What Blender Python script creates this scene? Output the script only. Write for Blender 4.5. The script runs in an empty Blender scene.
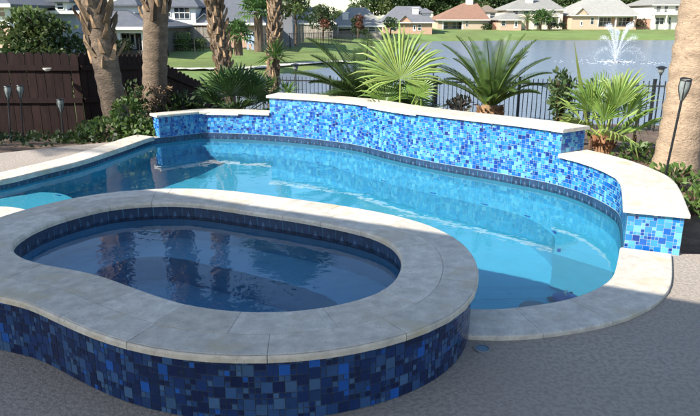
import bpy, math, random
import numpy as np
from mathutils import Vector, Matrix
import bisect
from mathutils.geometry import tessellate_polygon
random.seed(7)
R = math.radians
sc = bpy.context.scene
COL = sc.collection

# ------------------------------------------------------------------ camera maths
F = 650.0; CU, CV = 350.0, 208.0; EYE = 1.6; TH = R(16.3)
CT, ST = math.cos(TH), math.sin(TH)
def ray(u, v):
    a = (u-CU)/F; b = (v-CV)/F
    return Vector((a, CT - b*ST, -ST - b*CT))
def P(u, v, z=0.0):            # photo point on a horizontal plane
    d = ray(u, v); t = (z-EYE)/d.z
    return Vector((d.x*t, d.y*t, z))
def PD(u, v, y):               # photo point on a vertical plane at distance y
    d = ray(u, v); t = y/d.y
    return Vector((d.x*t, y, EYE+d.z*t))
def PR(u, v, zw, zf):          # photo point seen through water: on the bottom
    p = P(u, v, zw); d = ray(u, v).normalized()
    h = Vector((d.x, d.y, 0)); s = h.length; h.normalize()
    si = s/1.33; co = math.sqrt(1-si*si)
    return p + h*((zw-zf)*si/co) + Vector((0, 0, zf-zw))

# ------------------------------------------------------------------ mesh builder
class MB:
    def __init__(s): s.v = []; s.f = []; s.c = []
    def add(s, vs, fs, col=(1, 1, 1)):
        n = len(s.v); s.v.extend([tuple(p) for p in vs])
        for f in fs: s.f.append(tuple(n+i for i in f)); s.c.append(col)
    def quad(s, a, b, c, d, col=(1, 1, 1)): s.add([a, b, c, d], [(0, 1, 2, 3)], col)
    def box(s, x0, x1, y0, y1, z0, z1, col=(1, 1, 1)):
        s.add([(x0,y0,z0),(x1,y0,z0),(x1,y1,z0),(x0,y1,z0),(x0,y0,z1),(x1,y0,z1),(x1,y1,z1),(x0,y1,z1)],
              [(0,3,2,1),(4,5,6,7),(0,1,5,4),(1,2,6,5),(2,3,7,6),(3,0,4,7)], col)
    def tube(s, pts, rs, n=8, col=(1, 1, 1), cap=True):
        pts = [Vector(p) for p in pts]
        if not hasattr(rs, '__len__'): rs = [rs]*len(pts)
        rings = []
        for i, p in enumerate(pts):
            t = (pts[min(i+1, len(pts)-1)] - pts[max(i-1, 0)]).normalized()
            a = t.cross(Vector((0, 1, 0)) if abs(t.y) < .9 else Vector((1, 0, 0))).normalized(); b = t.cross(a)
            rings.append([p + (a*math.cos(2*math.pi*k/n) + b*math.sin(2*math.pi*k/n))*rs[i] for k in range(n)])
        vs = [q for r in rings for q in r]; fs = []
        for i in range(len(pts)-1):
            for k in range(n):
                k2 = (k+1) % n
                fs.append((i*n+k, i*n+k2, (i+1)*n+k2, (i+1)*n+k))
        if cap:
            fs.append(tuple(range(n))[::-1]); fs.append(tuple((len(pts)-1)*n+k for k in range(n)))
        s.add(vs, fs, col)
    def lathe(s, prof, c=(0, 0, 0), n=16, col=(1, 1, 1)):
        vs = []; fs = []; m = len(prof)
        for k in range(n):
            a = 2*math.pi*k/n
            for r, z in prof: vs.append((c[0]+r*math.cos(a), c[1]+r*math.sin(a), c[2]+z))
        for k in range(n):
            k2 = (k+1) % n
            for i in range(m-1): fs.append((k*m+i, k2*m+i, k2*m+i+1, k*m+i+1))
        s.add(vs, fs, col)
    def build(s, name, mat, parent=None, world=None, smooth=False, label=None):
        me = bpy.data.meshes.new(name)
        off = Vector(world) if world is not None else Vector((0, 0, 0))
        me.from_pydata([(p[0]-off.x, p[1]-off.y, p[2]-off.z) for p in s.v], [], s.f)
        ca = me.color_attributes.new('Col', 'FLOAT_COLOR', 'CORNER')
        arr = []
        for f, c in zip(s.f, s.c): arr.extend([c[0], c[1], c[2], 1.0]*len(f))
        ca.data.foreach_set('color', arr)
        me.materials.append(mat)
        if smooth: me.polygons.foreach_set('use_smooth', [True]*len(me.polygons))
        me.update()
        o = bpy.data.objects.new(name, me); COL.objects.link(o)
        if parent is not None: o.parent = parent
        if label: o['label'] = label
        return o
def thing(name, label, cat, loc=(0, 0, 0), rz=0, group=None, scale=1):
    o = bpy.data.objects.new(name, None); COL.objects.link(o); o.location = loc
    o.rotation_euler = (0, 0, rz); o.scale = (scale,)*3; o.empty_display_size = .2
    o['label'] = label; o['category'] = cat
    if group: o['group'] = group
    return o
def tag(o, label, cat, group=None):
    o['label'] = label; o['category'] = cat
    if group: o['group'] = group
    return o
def struct(o, kind='structure'):
    o['kind'] = kind; return o
def copy_tree(o, loc, rz=0, label=None, group=None, scale=None, parent=None):
    c = o.copy(); COL.objects.link(c)
    if parent is None:
        c.location = loc; c.rotation_euler = (0, 0, rz)
        if scale: c.scale = (scale,)*3 if not hasattr(scale, '__len__') else scale
        if label: c['label'] = label
        if group: c['group'] = group
    else: c.parent = parent
    for ch in list(o.children): copy_tree(ch, None, parent=c)
    return c

# ------------------------------------------------------------------ materials
def mat(name, rgb=(1, 1, 1), rough=.8, n=None, amt=.25, bump=0, bscale=None, bdist=.01, attr=True, spec=.5,
        trans=0, metal=0, n2=None, tint=None, stretch=None, coat=0, speck=None, n2r=(.48, .68)):
    m = bpy.data.materials.new(name); m.use_nodes = True
    nt = m.node_tree; N = nt.nodes; L = nt.links; bs = N['Principled BSDF']; out = N['Material Output']
    tc = N.new('ShaderNodeTexCoord'); co = tc.outputs['Object']
    if stretch:
        mp = N.new('ShaderNodeMapping'); mp.inputs['Scale'].default_value = stretch
        L.new(co, mp.inputs['Vector']); co = mp.outputs['Vector']
    rgbn = N.new('ShaderNodeRGB'); rgbn.outputs[0].default_value = (*rgb, 1); c = rgbn.outputs[0]
    def mix(a, b, fac, blend='MIX'):
        x = N.new('ShaderNodeMix'); x.data_type = 'RGBA'; x.blend_type = blend
        for s_, v_ in ((x.inputs['Factor'], fac), (x.inputs[6], a), (x.inputs[7], b)):
            if isinstance(v_, (int, float)): s_.default_value = v_
            elif isinstance(v_, tuple): s_.default_value = (*v_, 1)
            else: L.new(v_, s_)
        return x.outputs[2]
    if attr:
        at = N.new('ShaderNodeAttribute'); at.attribute_name = 'Col'
        c = mix(c, at.outputs['Color'], 1.0, 'MULTIPLY')
    def noise(sc_, det=5, ro=.6):
        t = N.new('ShaderNodeTexNoise'); t.inputs['Scale'].default_value = sc_; t.inputs['Detail'].default_value = det
        t.inputs['Roughness'].default_value = ro; L.new(co, t.inputs['Vector']); return t.outputs['Fac']
    def ramp(f, a, b):
        t = N.new('ShaderNodeMapRange'); t.inputs['From Min'].default_value = a; t.inputs['From Max'].default_value = b
        L.new(f, t.inputs['Value']); return t.outputs['Result']
    if n:
        f = ramp(noise(n), .3, .7)
        dark = mix(c, (1-amt, 1-amt, 1-amt), 1.0, 'MULTIPLY')
        lite = mix(c, (1+amt*.6,)*3, 1.0, 'MULTIPLY')
        c = mix(dark, lite, f)
    if n2 and tint:
        c = mix(c, tint, ramp(noise(n2, 3), *n2r))
    if speck:
        c = mix(c, speck[1], ramp(noise(speck[0], 2, .5), .62, .70))
    L.new(c, bs.inputs['Base Color'])
    bs.inputs['Roughness'].default_value = rough
    bs.inputs['Metallic'].default_value = metal
    bs.inputs['Specular IOR Level'].default_value = spec
    if coat: bs.inputs['Coat Weight'].default_value = coat
    if bump:
        b = N.new('ShaderNodeBump'); b.inputs['Strength'].default_value = bump; b.inputs['Distance'].default_value = bdist
        L.new(noise(bscale or n or 10, 6), b.inputs['Height']); L.new(b.outputs[0], bs.inputs['Normal'])
    if trans:
        tr = N.new('ShaderNodeBsdfTranslucent'); L.new(c, tr.inputs['Color'])
        ms = N.new('ShaderNodeMixShader'); ms.inputs[0].default_value = trans
        L.new(bs.outputs[0], ms.inputs[1]); L.new(tr.outputs[0], ms.inputs[2]); L.new(ms.outputs[0], out.inputs[0])
    return m
M = {}
M['stone'] = mat('travertine', (.60, .545, .455), .6, n=15, amt=.26, bump=.35, bscale=60, bdist=.004, n2=4.5, n2r=(.55, .75), tint=(.50, .42, .28), speck=(75, (.42, .37, .30)))
M['joint'] = mat('joint_mortar', (.42, .39, .34), .9, n=30, amt=.2)
M['deck'] = mat('deck_concrete', (.37, .315, .26), .85, n=1.1, amt=.12, bump=.8, bscale=55, bdist=.012, n2=44, tint=(.285, .245, .205), n2r=(.47, .56))
M['tile'] = mat('glass_mosaic', (1, 1, 1), .16, n=14, amt=.12, spec=.55)
M['grout'] = mat('mosaic_grout', (.30, .40, .50), .85, n=60, amt=.2)
M['dgrout'] = mat('dark_mosaic_grout', (.07, .10, .14), .85, n=60, amt=.2)  # darker grout to go with the shade-toned hot tub tiles
M['plaster'] = mat('pool_plaster', (.055, .42, .60), .85, n=6, amt=.07)
M['spaplaster'] = mat('hot_tub_plaster', (.14, .42, .62), .85, n=6, amt=.1)
M['band'] = mat('waterline_tile', (1, 1, 1), .35, n=40, amt=.3)
M['marker'] = mat('step_marker_tile', (.02, .09, .35), .3)
M['stucco'] = mat('wall_render', (.42, .36, .29), .9, n=8, amt=.2, bump=.3, bscale=60)
M['bark'] = mat('palm_bark', (.175, .128, .088), .9, n=6, amt=.4, bump=1, bscale=22, bdist=.025, stretch=(1, 1, 2.2), speck=(26, (.13, .085, .055)))
M['bigbark'] = mat('palm_bark_pale', (.355, .262, .178), .9, n=7, amt=.30, bump=.9, bscale=26, bdist=.02, stretch=(1, 1, 1.8), speck=(30, (.19, .125, .08)))
M['boot'] = mat('palm_boot', (.28, .195, .125), .9, n=12, amt=.4, bump=.5, bscale=40)
M['wood'] = mat('shaded_stained_board', (.016, .0075, .0065), .8, spec=.2, n=5, amt=.45, bump=.4, bscale=18, stretch=(4, 4, .6))  # dark brown stain, deepened further to stand in for tree shade
M['greywood'] = mat('weathered_fence_board', (.27, .24, .2), .85, n=2, amt=.3)
M['iron'] = mat('black_painted_metal', (.016, .018, .022), .45, n=20, amt=.2)
M['leaf'] = mat('foliage', (1, 1, 1), .5, trans=.35, n=3, amt=.2, spec=.4)
M['gloss_leaf'] = mat('palm_leaf', (1, 1, 1), .38, trans=.3, n=8, amt=.18, spec=.5)
M['soil'] = mat('mulch_soil', (.13, .085, .055), .95, n=14, amt=.55, bump=1, bscale=30, bdist=.04, n2=5, tint=(.19, .13, .085))
M['lawn'] = mat('lawn_grass', (.15, .20, .05), .9, n=.25, amt=.3, bump=.8, bscale=6, bdist=.08, n2=.09, tint=(.15, .24, .06), speck=(2.2, (.085, .17, .035)))
M['path'] = mat('concrete_path', (.55, .52, .46), .85, n=2, amt=.15)
M['white'] = mat('white_paint', (.75, .74, .70), .6, n=1.2, amt=.08)
M['paint'] = mat('painted_siding', (1, 1, 1), .7, n=.8, amt=.1, bump=.2, bscale=3, stretch=(.3, .3, 9))
M['brick'] = mat('brick_wall', (1, 1, 1), .9, n=3, amt=.25, bump=.4, bscale=20, stretch=(1, 1, 4))
M['roof'] = mat('roof_shingles', (1, 1, 1), .9, n=1.6, amt=.22, bump=.6, bscale=9, bdist=.05, stretch=(1, 1, 5), speck=(4, (.16, .14, .13)))
M['glasspane'] = mat('window_glass', (.03, .04, .05), .06, spec=.8)
M['frame'] = mat('window_frame', (.72, .71, .68), .5)
M['dark'] = mat('dark_interior', (.03, .028, .026), .9)
M['lampglass'] = mat('smoked_glass', (.22, .25, .24), .12, spec=.8, n=20, amt=.3)
M['spray'] = mat('fountain_spray', (.93, .95, .97), .5, trans=.5)
M['plastic'] = mat('pool_plastic', (1, 1, 1), .35)

def water_mat(name, ior, col, bumps, bdist, rough=0.0):
    m = bpy.data.materials.new(name); m.use_nodes = True
    nt = m.node_tree; N = nt.nodes; L = nt.links
    bs = N['Principled BSDF']; bs.inputs['Base Color'].default_value = (*col, 1)
    bs.inputs['Transmission Weight'].default_value = 1; bs.inputs['IOR'].default_value = ior
    bs.inputs['Roughness'].default_value = rough
    tc = N.new('ShaderNodeTexCoord'); prev = None
    for scl, st in bumps:
        t = N.new('ShaderNodeTexNoise'); t.inputs['Scale'].default_value = scl; t.inputs['Detail'].default_value = 2
        t.inputs['Distortion'].default_value = .6
        L.new(tc.outputs['Object'], t.inputs['Vector'])
        b = N.new('ShaderNodeBump'); b.inputs['Strength'].default_value = st; b.inputs['Distance'].default_value = bdist
        L.new(t.outputs['Fac'], b.inputs['Height'])
        if prev: L.new(prev, b.inputs['Normal'])
        prev = b.outputs[0]
    L.new(prev, bs.inputs['Normal'])
    return m
M['water'] = water_mat('pool_water', 1.33, (.93, .985, 1), [(2.2, .13), (9, .035)], .02)
M['spawater'] = water_mat('hot_tub_water', 1.33, (.80, .90, 1), [(3.0, .14), (10, .05)], .02)
def lake_mat():
    m = mat('lake_water', (.15, .18, .22), .22, attr=False)
    nt = m.node_tree; N = nt.nodes; L = nt.links; bs = N['Principled BSDF']
    bs.inputs['IOR'].default_value = 1.33
    tc = N.new('ShaderNodeTexCoord'); prev = None
    for scl, st, sx in ((.8, .9, 3), (3.0, .6, 1)):
        mp = N.new('ShaderNodeMapping'); mp.inputs['Scale'].default_value = (1, sx, 1)
        L.new(tc.outputs['Object'], mp.inputs['Vector'])
        t = N.new('ShaderNodeTexNoise'); t.inputs['Scale'].default_value = scl; t.inputs['Detail'].default_value = 4
        L.new(mp.outputs[0], t.inputs['Vector'])
        b = N.new('ShaderNodeBump'); b.inputs['Strength'].default_value = st; b.inputs['Distance'].default_value = .12
        L.new(t.outputs['Fac'], b.inputs['Height'])
        if prev: L.new(prev, b.inputs['Normal'])
        prev = b.outputs[0]
    L.new(prev, bs.inputs['Normal'])
    return m
M['lake'] = lake_mat()

# ------------------------------------------------------------------ curve helpers
def V2(p): return Vector((p[0], p[1], 0))
def catmull(pts, per=8, closed=False):
    pts = [V2(p) for p in pts]; n = len(pts); out = []
    rng = n if closed else n-1
    for i in range(rng):
        g = (lambda k: pts[k % n]) if closed else (lambda k: pts[min(max(k, 0), n-1)])
        p0, p1, p2, p3 = g(i-1), g(i), g(i+1), g(i+2)
        for k in range(per):
            t = k/per
            out.append(.5*((2*p1) + (p2-p0)*t + (2*p0-5*p1+4*p2-p3)*t*t + (3*p1-p0-3*p2+p3)*t**3))
    if not closed: out.append(pts[-1])
    return out
def lens(pts, closed=False):
    s = [0]; m = len(pts)
    for i in range(1, m + (1 if closed else 0)): s.append(s[-1] + (pts[i % m]-pts[i-1]).length)
    return s
def resample(pts, step, closed=False):
    s = lens(pts, closed); T = s[-1]; n = max(1, round(T/step)); out = []; j = 0; m = len(pts)
    for i in range(n if closed else n+1):
        t = T*i/n
        while j < len(s)-2 and s[j+1] < t: j += 1
        a = pts[j]; b = pts[(j+1) % m]; k = (t-s[j])/max(1e-9, s[j+1]-s[j])
        out.append(a.lerp(b, min(max(k, 0), 1)))
    return out
def smooth(pts, it=3, closed=False):
    for _ in range(it):
        q = list(pts); n = len(pts)
        for i in range(n):
            if not closed and i in (0, n-1): continue
            q[i] = pts[i]*.5 + (pts[(i-1) % n] + pts[(i+1) % n])*.25
        pts = q
    return pts
def normals(pts, closed=False):      # left-hand normals
    n = len(pts); out = []
    for i in range(n):
        if closed: a, b = pts[(i-1) % n], pts[(i+1) % n]
        else: a, b = pts[max(i-1, 0)], pts[min(i+1, n-1)]
        t = (b-a).normalized(); out.append(Vector((-t.y, t.x, 0)))
    return out
def offset(pts, d, closed=False):
    return [p + q*d for p, q in zip(pts, normals(pts, closed))]
def area(pts): return sum(pts[i].x*pts[(i+1) % len(pts)].y - pts[(i+1) % len(pts)].x*pts[i].y for i in range(len(pts)))/2
def inside(p, poly):
    c = False; n = len(poly); j = n-1
    for i in range(n):
        a, b = poly[i], poly[j]
        if (a.y > p.y) != (b.y > p.y) and p.x < (b.x-a.x)*(p.y-a.y)/(b.y-a.y)+a.x: c = not c
        j = i
    return c
def fill(mb, loops, z, col=(1, 1, 1)):
    loops = [[Vector((p.x, p.y, z)) for p in l] for l in loops]
    tris = tessellate_polygon(loops); flat = [p for l in loops for p in l]
    fs = []
    for t in tris:
        a, b, c = (flat[i] for i in t)
        fs.append(tuple(t) if (b-a).cross(c-a).z > 0 else tuple(t)[::-1])
    mb.add(flat, fs, col)

# ------------------------------------------------------------------ key outlines (real distances)
SPA_T = .32; WAT = -.10; WL = -.068; SPAW = .215
spa_px = [(9,250),(12,241),(33,228),(61,217.5),(102,207),(135,203),(172,201.5),(204,203.5),(240,208.5),(271,213),(312,219.5),(353,227.5),
          (381,236),(398,246),(405,258),(404,269),(396,283),(383,292),(350,303),(305,311),(262,313),(225,311.5),(185,305.5),(150,295),(123,285),(98,276),(72,270),(45,265.5),(20,259)]
spa_in = [V2(P(u, v, SPA_T)) for u, v in spa_px]
spa_in = smooth(resample(catmull(spa_in, 8, True), .04, True), 4, True)
if area(spa_in) < 0: spa_in.reverse()          # counter-clockwise: outside is on the right (-normal)
spa_in = resample(spa_in, .05, True)
def spa_off(d): return resample(smooth(offset(spa_in, -d, True), 2, True), .05, True)
spa_out = spa_off(.36)                          # face of the tiled wall
wall_px = [(197,139),(230,140),(254,141),(300,144.5),(353,151.5),(393,161.5),(434,170.5),(470,177),(506,183.5),(551,193),(583,203.5),(607,216),(619,228)]
C0 = V2(P(160, 137.5, 0))
fr1 = catmull([V2(P(u, v, WAT)) for u, v in wall_px] + [V2(P(623.5, 249.5, 0))], 8)
fr1 = smooth(resample(fr1, .04), 4)
kink = V2(P(205, 139.3, WAT)); fr1 = [p for p in fr1 if p.x > kink.x+.12]
front = resample([C0, kink] + fr1, .03)
front = resample(smooth(front, 3), .03)
# left-hand normal points to the back of the wall (path runs left to right)
right_edge = [(622.5,251),(620,266),(615,281),(600,292.5),(570,304),(525,311.5),(490,314.5)]
right_pts = [V2(P(u, v, 0)) for u, v in right_edge] + [V2(P(455, 313, 0))]
left_px = [(150,139),(130,146),(110,153),(79,163),(40,172.5),(0,182)]
left_pts = [C0] + [V2(P(u, v, 0)) for u, v in left_px] + [Vector((-4.05, 5.95, 0)), Vector((-3.95, 5.55, 0)), Vector((-3.5, 5.42, 0)), V2(P(0, 209.5, 0)), V2(P(20, 211.5, 0)), V2(P(60, 222, 0))]
right_c = resample(smooth(resample(catmull(right_pts, 8), .04), 3), .05)
left_c = resample(smooth(resample(catmull(left_pts, 8), .04), 3), .05)
chain = list(reversed(left_c)) + front[1:-1] + right_c      # left join -> around -> right join
# cut the chain where it enters the spa wall
while inside(chain[0], spa_out): chain.pop(0)
while inside(chain[-1], spa_out): chain.pop()
# spa arcs between the joins
core = spa_off(.33)
def near_i(p): return min(range(len(core)), key=lambda i: (core[i]-p).length)
iL, iR = near_i(chain[0]), near_i(chain[-1])
n_ = len(core)
arc1 = [core[(iR+k) % n_] for k in range(((iL-iR) % n_)+1)]      # ccw from right join to left join = far side
arc2 = [core[(iR-k) % n_] for k in range(((iR-iL) % n_)+1)]      # near side
if sum(p.y for p in arc1)/len(arc1) < sum(p.y for p in arc2)/len(arc2): arc1, arc2 = arc2, arc1
pool_loop = chain + arc1
hole_loop = chain + arc2

# ------------------------------------------------------------------ deck
dk = [P(0,153), P(72,145.5), P(146,139)]
wall_back = offset(front, .24)
deck_outer = [Vector((-16, 2, 0)), Vector((-7, 6.6, 0))] + [V2(p) for p in dk] + wall_back[4:-2:6] + [V2(P(685,255,0))+Vector((0,.02,0)), Vector((3.2, 4.28, 0)), Vector((16, 3.4, 0)), Vector((16, -14, 0)), Vector((-16, -14, 0))]
mb = MB(); fill(mb, [deck_outer, hole_loop[::2]], 0)
for i in range(len(deck_outer)):
    a, b = deck_outer[i], deck_outer[(i+1) % len(deck_outer)]
    mb.quad((a.x,a.y,-.3), (b.x,b.y,-.3), (b.x,b.y,0), (a.x,a.y,0))
struct(mb.build('pool_deck', M['deck']))

# ------------------------------------------------------------------ stones along a curve
def sect_pts(a, b, z0, z1, ra=.014, rb=.014):
    s = []
    s.append((a, z0))
    if ra: s += [(a, z1-ra), (a+ra*.3, z1-ra*.3), (a+ra, z1)]
    else: s.append((a, z1))
    if rb: s += [(b-rb, z1), (b-rb*.3, z1-rb*.3), (b, z1-rb)]
    else: s.append((b, z1))
    s.append((b, z0))
    return s
def stones(mb, path, a, b, z0, z1, step, closed=False, start=0.0, ra=.014, rb=.014, gap=.0014, sub=2, jit=.12, tone=.10):
    """stones from offset a to b (along left normals) with small open joints"""
    fine = resample(path, .04, closed); s = lens(fine, closed); T = s[-1]
    nn = normals(fine, closed); m = len(fine)
    def at(t):
        if closed: t = t % T
        t = min(max(t, 0), T)
        import bisect
        j = min(bisect.bisect_right(s, t)-1, len(s)-2); k = (t-s[j])/max(1e-9, s[j+1]-s[j])
        return fine[j].lerp(fine[(j+1) % m], k), nn[j].lerp(nn[(j+1) % m], k).normalized()
    n = max(1, round(T/step)); rnd = random.Random(int(T*1000)+int(a*100))
    cuts = [T*(i+start)/n + (rnd.uniform(-jit, jit)*T/n if 0 < i < n or closed else 0) for i in range(n)]
    if closed: cuts.append(cuts[0]+T)
    else: cuts = [0]+[c for c in cuts if c > T/n*.3]+[T]
    prof = sect_pts(a, b, z0, z1, ra, rb)
    for i in range(len(cuts)-1):
        t0, t1 = cuts[i]+gap, cuts[i+1]-gap
        g = 1+rnd.uniform(-tone, tone); w = rnd.uniform(-.03, .03)
        col = (g, g*(1-w*.4), g*(1-w)); rings = []; dz = rnd.uniform(-.0012, .0012)
        for k in range(sub+1):
            p, q = at(t0+(t1-t0)*k/sub)
            rings.append([Vector((p.x+q.x*o, p.y+q.y*o, z+dz)) for o, z in prof])
        np_ = len(prof); vs = [v for r in rings for v in r]; fs = []
        for k in range(sub):
            for c in range(np_):
                c2 = (c+1) % np_
                fs.append((k*np_+c, k*np_+c2, (k+1)*np_+c2, (k+1)*np_+c)[::-1])
        fs.append(tuple(range(np_))); fs.append(tuple(sub*np_+c for c in range(np_))[::-1])
        mb.add(vs, fs, col)
def strip(mb, path, a, b, z, closed=False, col=(1, 1, 1)):
    A = offset(path, a, closed); B = offset(path, b, closed); n = len(A)
    for i in range(n if closed else n-1):
        j = (i+1) % n
        mb.quad((A[i].x,A[i].y,z), (A[j].x,A[j].y,z), (B[j].x,B[j].y,z), (B[i].x,B[i].y,z), col)
def vwall(mb, path, z0, z1, closed=False, flip=False, col=(1, 1, 1)):
    n = len(path)
    for i in range(n if closed else n-1):
        a, b = path[i], path[(i+1) % n]
        q = [(a.x,a.y,z0), (b.x,b.y,z0), (b.x,b.y,z1), (a.x,a.y,z1)]
        mb.quad(*(q if not flip else q[::-1]), col)

# mosaic palette
PAL = [((.003,.042,.24), 12), ((.005,.085,.35), 20), ((.010,.14,.41), 20), ((.026,.215,.46), 18), ((.065,.30,.50), 17), ((.12,.39,.53), 11), ((.006,.022,.14), 3)]
PALW = [w for _, w in PAL]
PAL_SHADE = [((.006,.020,.075), 22), ((.008,.032,.125), 24), ((.016,.055,.16), 18), ((.03,.085,.21), 16), ((.05,.115,.23), 12), ((.005,.016,.07), 10), ((.012,.09,.36), 6)]  # hot tub copy of the tile colours, darkened to carry its shade
def mosaic(mb, path, z0, z1, closed=False, side=1, s=.022, off=.0015, seed=1, pal=None):
    """small and double-size square glass tiles laid on a curved face; side=+1: tiles face the right-hand side of the path"""
    rnd = random.Random(seed)
    fine = path; S = lens(fine, closed); T = S[-1]; nx = max(1, int(round(T/s))); su = T/nx
    nz = int(math.floor((z1-z0)/s+.3)); sz = (z1-z0)/nz
    import bisect
    nn = normals(fine, closed); m = len(fine)
    def at(t):
        t = min(max(t, 0), T-1e-6) if not closed else t % T
        j = min(bisect.bisect_right(S, t)-1, len(S)-2); k = (t-S[j])/max(1e-9, S[j+1]-S[j])
        p = fine[j].lerp(fine[(j+1) % m], k); q = nn[j].lerp(nn[(j+1) % m], k).normalized()
        return p, q
    bigp = .42 if s < .0225 else .34
    used = [[False]*nz for _ in range(nx)]
    g = .0016
    for i in range(nx):
        for k in range(nz):
            if used[i][k]: continue
            big = i+1 < nx and k+1 < nz and not used[i+1][k] and not used[i][k+1] and not used[i+1][k+1] and rnd.random() < bigp
            w = 2 if big else 1
            for a in range(w):
                for b in range(w): used[i+a][k+b] = True
            t0, t1 = i*su+g, (i+w)*su-g; za, zb = z0+k*sz+g, z0+(k+w)*sz-g
            pal_ = pal or PAL; col = rnd.choices(pal_, [w_[1] for w_ in pal_])[0][0]; f = rnd.uniform(.85, 1.15); col = tuple(min(.95, c*f) for c in col)
            p0, q0 = at(t0); p1, q1 = at(t1); pts = []
            for (p, q, z) in ((p0,q0,za), (p1,q1,za), (p1,q1,zb), (p0,q0,zb)):
                o = off+rnd.uniform(0, .0009)
                pts.append((p.x-q.x*o*side, p.y-q.y*o*side, z))
            if side < 0: pts = pts[::-1]
            mb.quad(*pts, col)
def band(mb, path, z0, z1, closed=False, side=1, off=.003, w=.105):
    """dark waterline tiles, each with a paler raised triangle"""
    S = resample(path, w, closed); n = len(S); nn = normals(S, closed)
    rnd = random.Random(3)
    for i in range(n if closed else n-1):
        j = (i+1) % n; a, b = S[i], S[j]; qa, qb = nn[i], nn[j]
        g = rnd.uniform(.75, 1.25); c = (.018*g, .042*g, .095*g)
        def pt(k, z, o): 
            p = a.lerp(b, k); q = qa.lerp(qb, k); return (p.x-q.x*o*side, p.y-q.y*o*side, z)
        Q = [pt(.02, z0, off), pt(.98, z0, off), pt(.98, z1, off), pt(.02, z1, off)]
        T = [pt(.14, z0+(z1-z0)*.16, off+.002), pt(.86, z0+(z1-z0)*.16, off+.002), pt(.5, z0+(z1-z0)*.80, off+.003)]
        g2 = rnd.uniform(.8, 1.25); c2 = (.06*g2, .115*g2, .20*g2)
        if side < 0: Q = Q[::-1]; T = T[::-1]
        mb.quad(*Q, c); mb.add(T, [(0, 1, 2)], c2)

# ------------------------------------------------------------------ swimming pool
FLOOR = -1.35
pool = thing('swimming_pool', 'freeform turquoise swimming pool in front of the raised mosaic wall', 'swimming pool', (0, 6.5, 0))
W = (0, 6.5, 0)
def fz(x): return FLOOR + .24*min(1, max(0, (-.6-x)/1.6))
mb = MB(); vwall(mb, chain, FLOOR, -.002, flip=True); fill(mb, [pool_loop], FLOOR)
mb.v = [(p[0], p[1], fz(p[0]) if p[2] < FLOOR+.001 else p[2]) for p in mb.v]
mb.build('basin', M['plaster'], pool, W)
mb = MB(); band(mb, chain, -.152, -.004, side=1)
mb.build('waterline_tile', M['band'], pool, W)
# coping: left run and right run (the raised wall stands between them)
iC = min(range(len(chain)), key=lambda i: (chain[i]-C0).length)
iE = min(range(len(chain)), key=lambda i: (chain[i]-V2(P(623.5,249.5,0))).length)
CT_ = .026
run_r = chain[iE+1:] + [p for p in right_c if p.x < chain[-1].x-.02 and p.x > chain[-1].x-.30]
for run in (chain[:iC-1], run_r):
    mb = MB(); jm = MB()
    stones(mb, run, -.02, .315, -.03, CT_, .36, ra=.016, rb=.008, sub=4)
    strip(jm, run, -.012, .305, CT_-.0015)
    cpo = mb.build('coping', M['stone'], pool, W); jm.build('coping_joint', M['joint'], cpo, W)
# tanning ledge, corner bench, drain, marker tiles
lg = [V2(PR(u, v, WAT, -.42)) for u, v in [(6,208),(14,198),(40,195),(72,197),(100,203),(110,215),(60,225),(10,225)]]
lg2 = [Vector((-4.0,5.6,0)), Vector((-3.95,6.1,0)), Vector((-3.6,6.5,0)), Vector((-3.15,6.6,0)), Vector((-2.8,6.35,0)), Vector((-2.6,5.9,0)), Vector((-2.55,5.3,0)), Vector((-3.2,5.3,0))]
lg2 = catmull(lg2, 5, True)
mb = MB(); fill(mb, [lg2], -.42); vwall(mb, lg2, FLOOR, -.42, closed=True, flip=area(lg2) < 0)
mb.build('entry_ledge', M['plaster'], pool, W)
ii = range(int(iE*.35), iE-6)
bi = [chain[i] for i in ii]
mb = MB()
for k in range(len(bi)-1):
    na, nb = normals(bi)[k] if False else None, None
NB = normals(bi)
wid = [.48*min(1, k/14, (len(bi)-1-k)/8) + .02 for k in range(len(bi))]
inn = [p - q*w for p, q, w in zip(bi, NB, wid)]
BZ = -.62
for k in range(len(bi)-1):
    a, b, c, d = bi[k], bi[k+1], inn[k+1], inn[k]
    mb.quad((d.x,d.y,BZ), (c.x,c.y,BZ), (b.x,b.y,BZ), (a.x,a.y,BZ))
    mb.quad((d.x,d.y,FLOOR), (c.x,c.y,FLOOR), (c.x,c.y,BZ), (d.x,d.y,BZ))
mb.build('bench', M['plaster'], pool, W)
def marker(p, t, z):
    mb = MB()
    q = Vector((-t.y, t.x, 0)); a = p+t*.04; b = p-t*.04
    mb.add([(*(a-q*.015).xy, z), (*(a+q*.012).xy, z), (*(b+q*.012).xy, z), (*(b-q*.015).xy, z)], [(0,1,2,3)])
    mb.build('marker_tile', M['marker'], pool, W)
for k in range(8, len(bi)-6, 22):
    t = (inn[k+1]-inn[k-1]).normalized(); marker(inn[k]+NB[k]*.04, t, BZ+.005)
for k in range(2, len(lg2)-2, 5):
    t = (lg2[k+1]-lg2[k-1]).normalized(); cn = sum(lg2, Vector())/len(lg2); marker(lg2[k]+(cn-lg2[k]).normalized()*.05, t, -.415)
dp = PR(534, 311.5, WAT, FLOOR)
mb = MB(); mb.lathe([(.0,.035), (.08,.03), (.12,.012), (.125,0)], (dp.x, dp.y, FLOOR), 20, (.1,.12,.15)); mb.build('floor_drain', M['plastic'], pool, W)
# skimmer / return fitting on the wall left
mb = MB(); fill(mb, [pool_loop[::1]], WL)
w_ = struct(mb.build('pool_water', M['water'], smooth=True))
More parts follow.
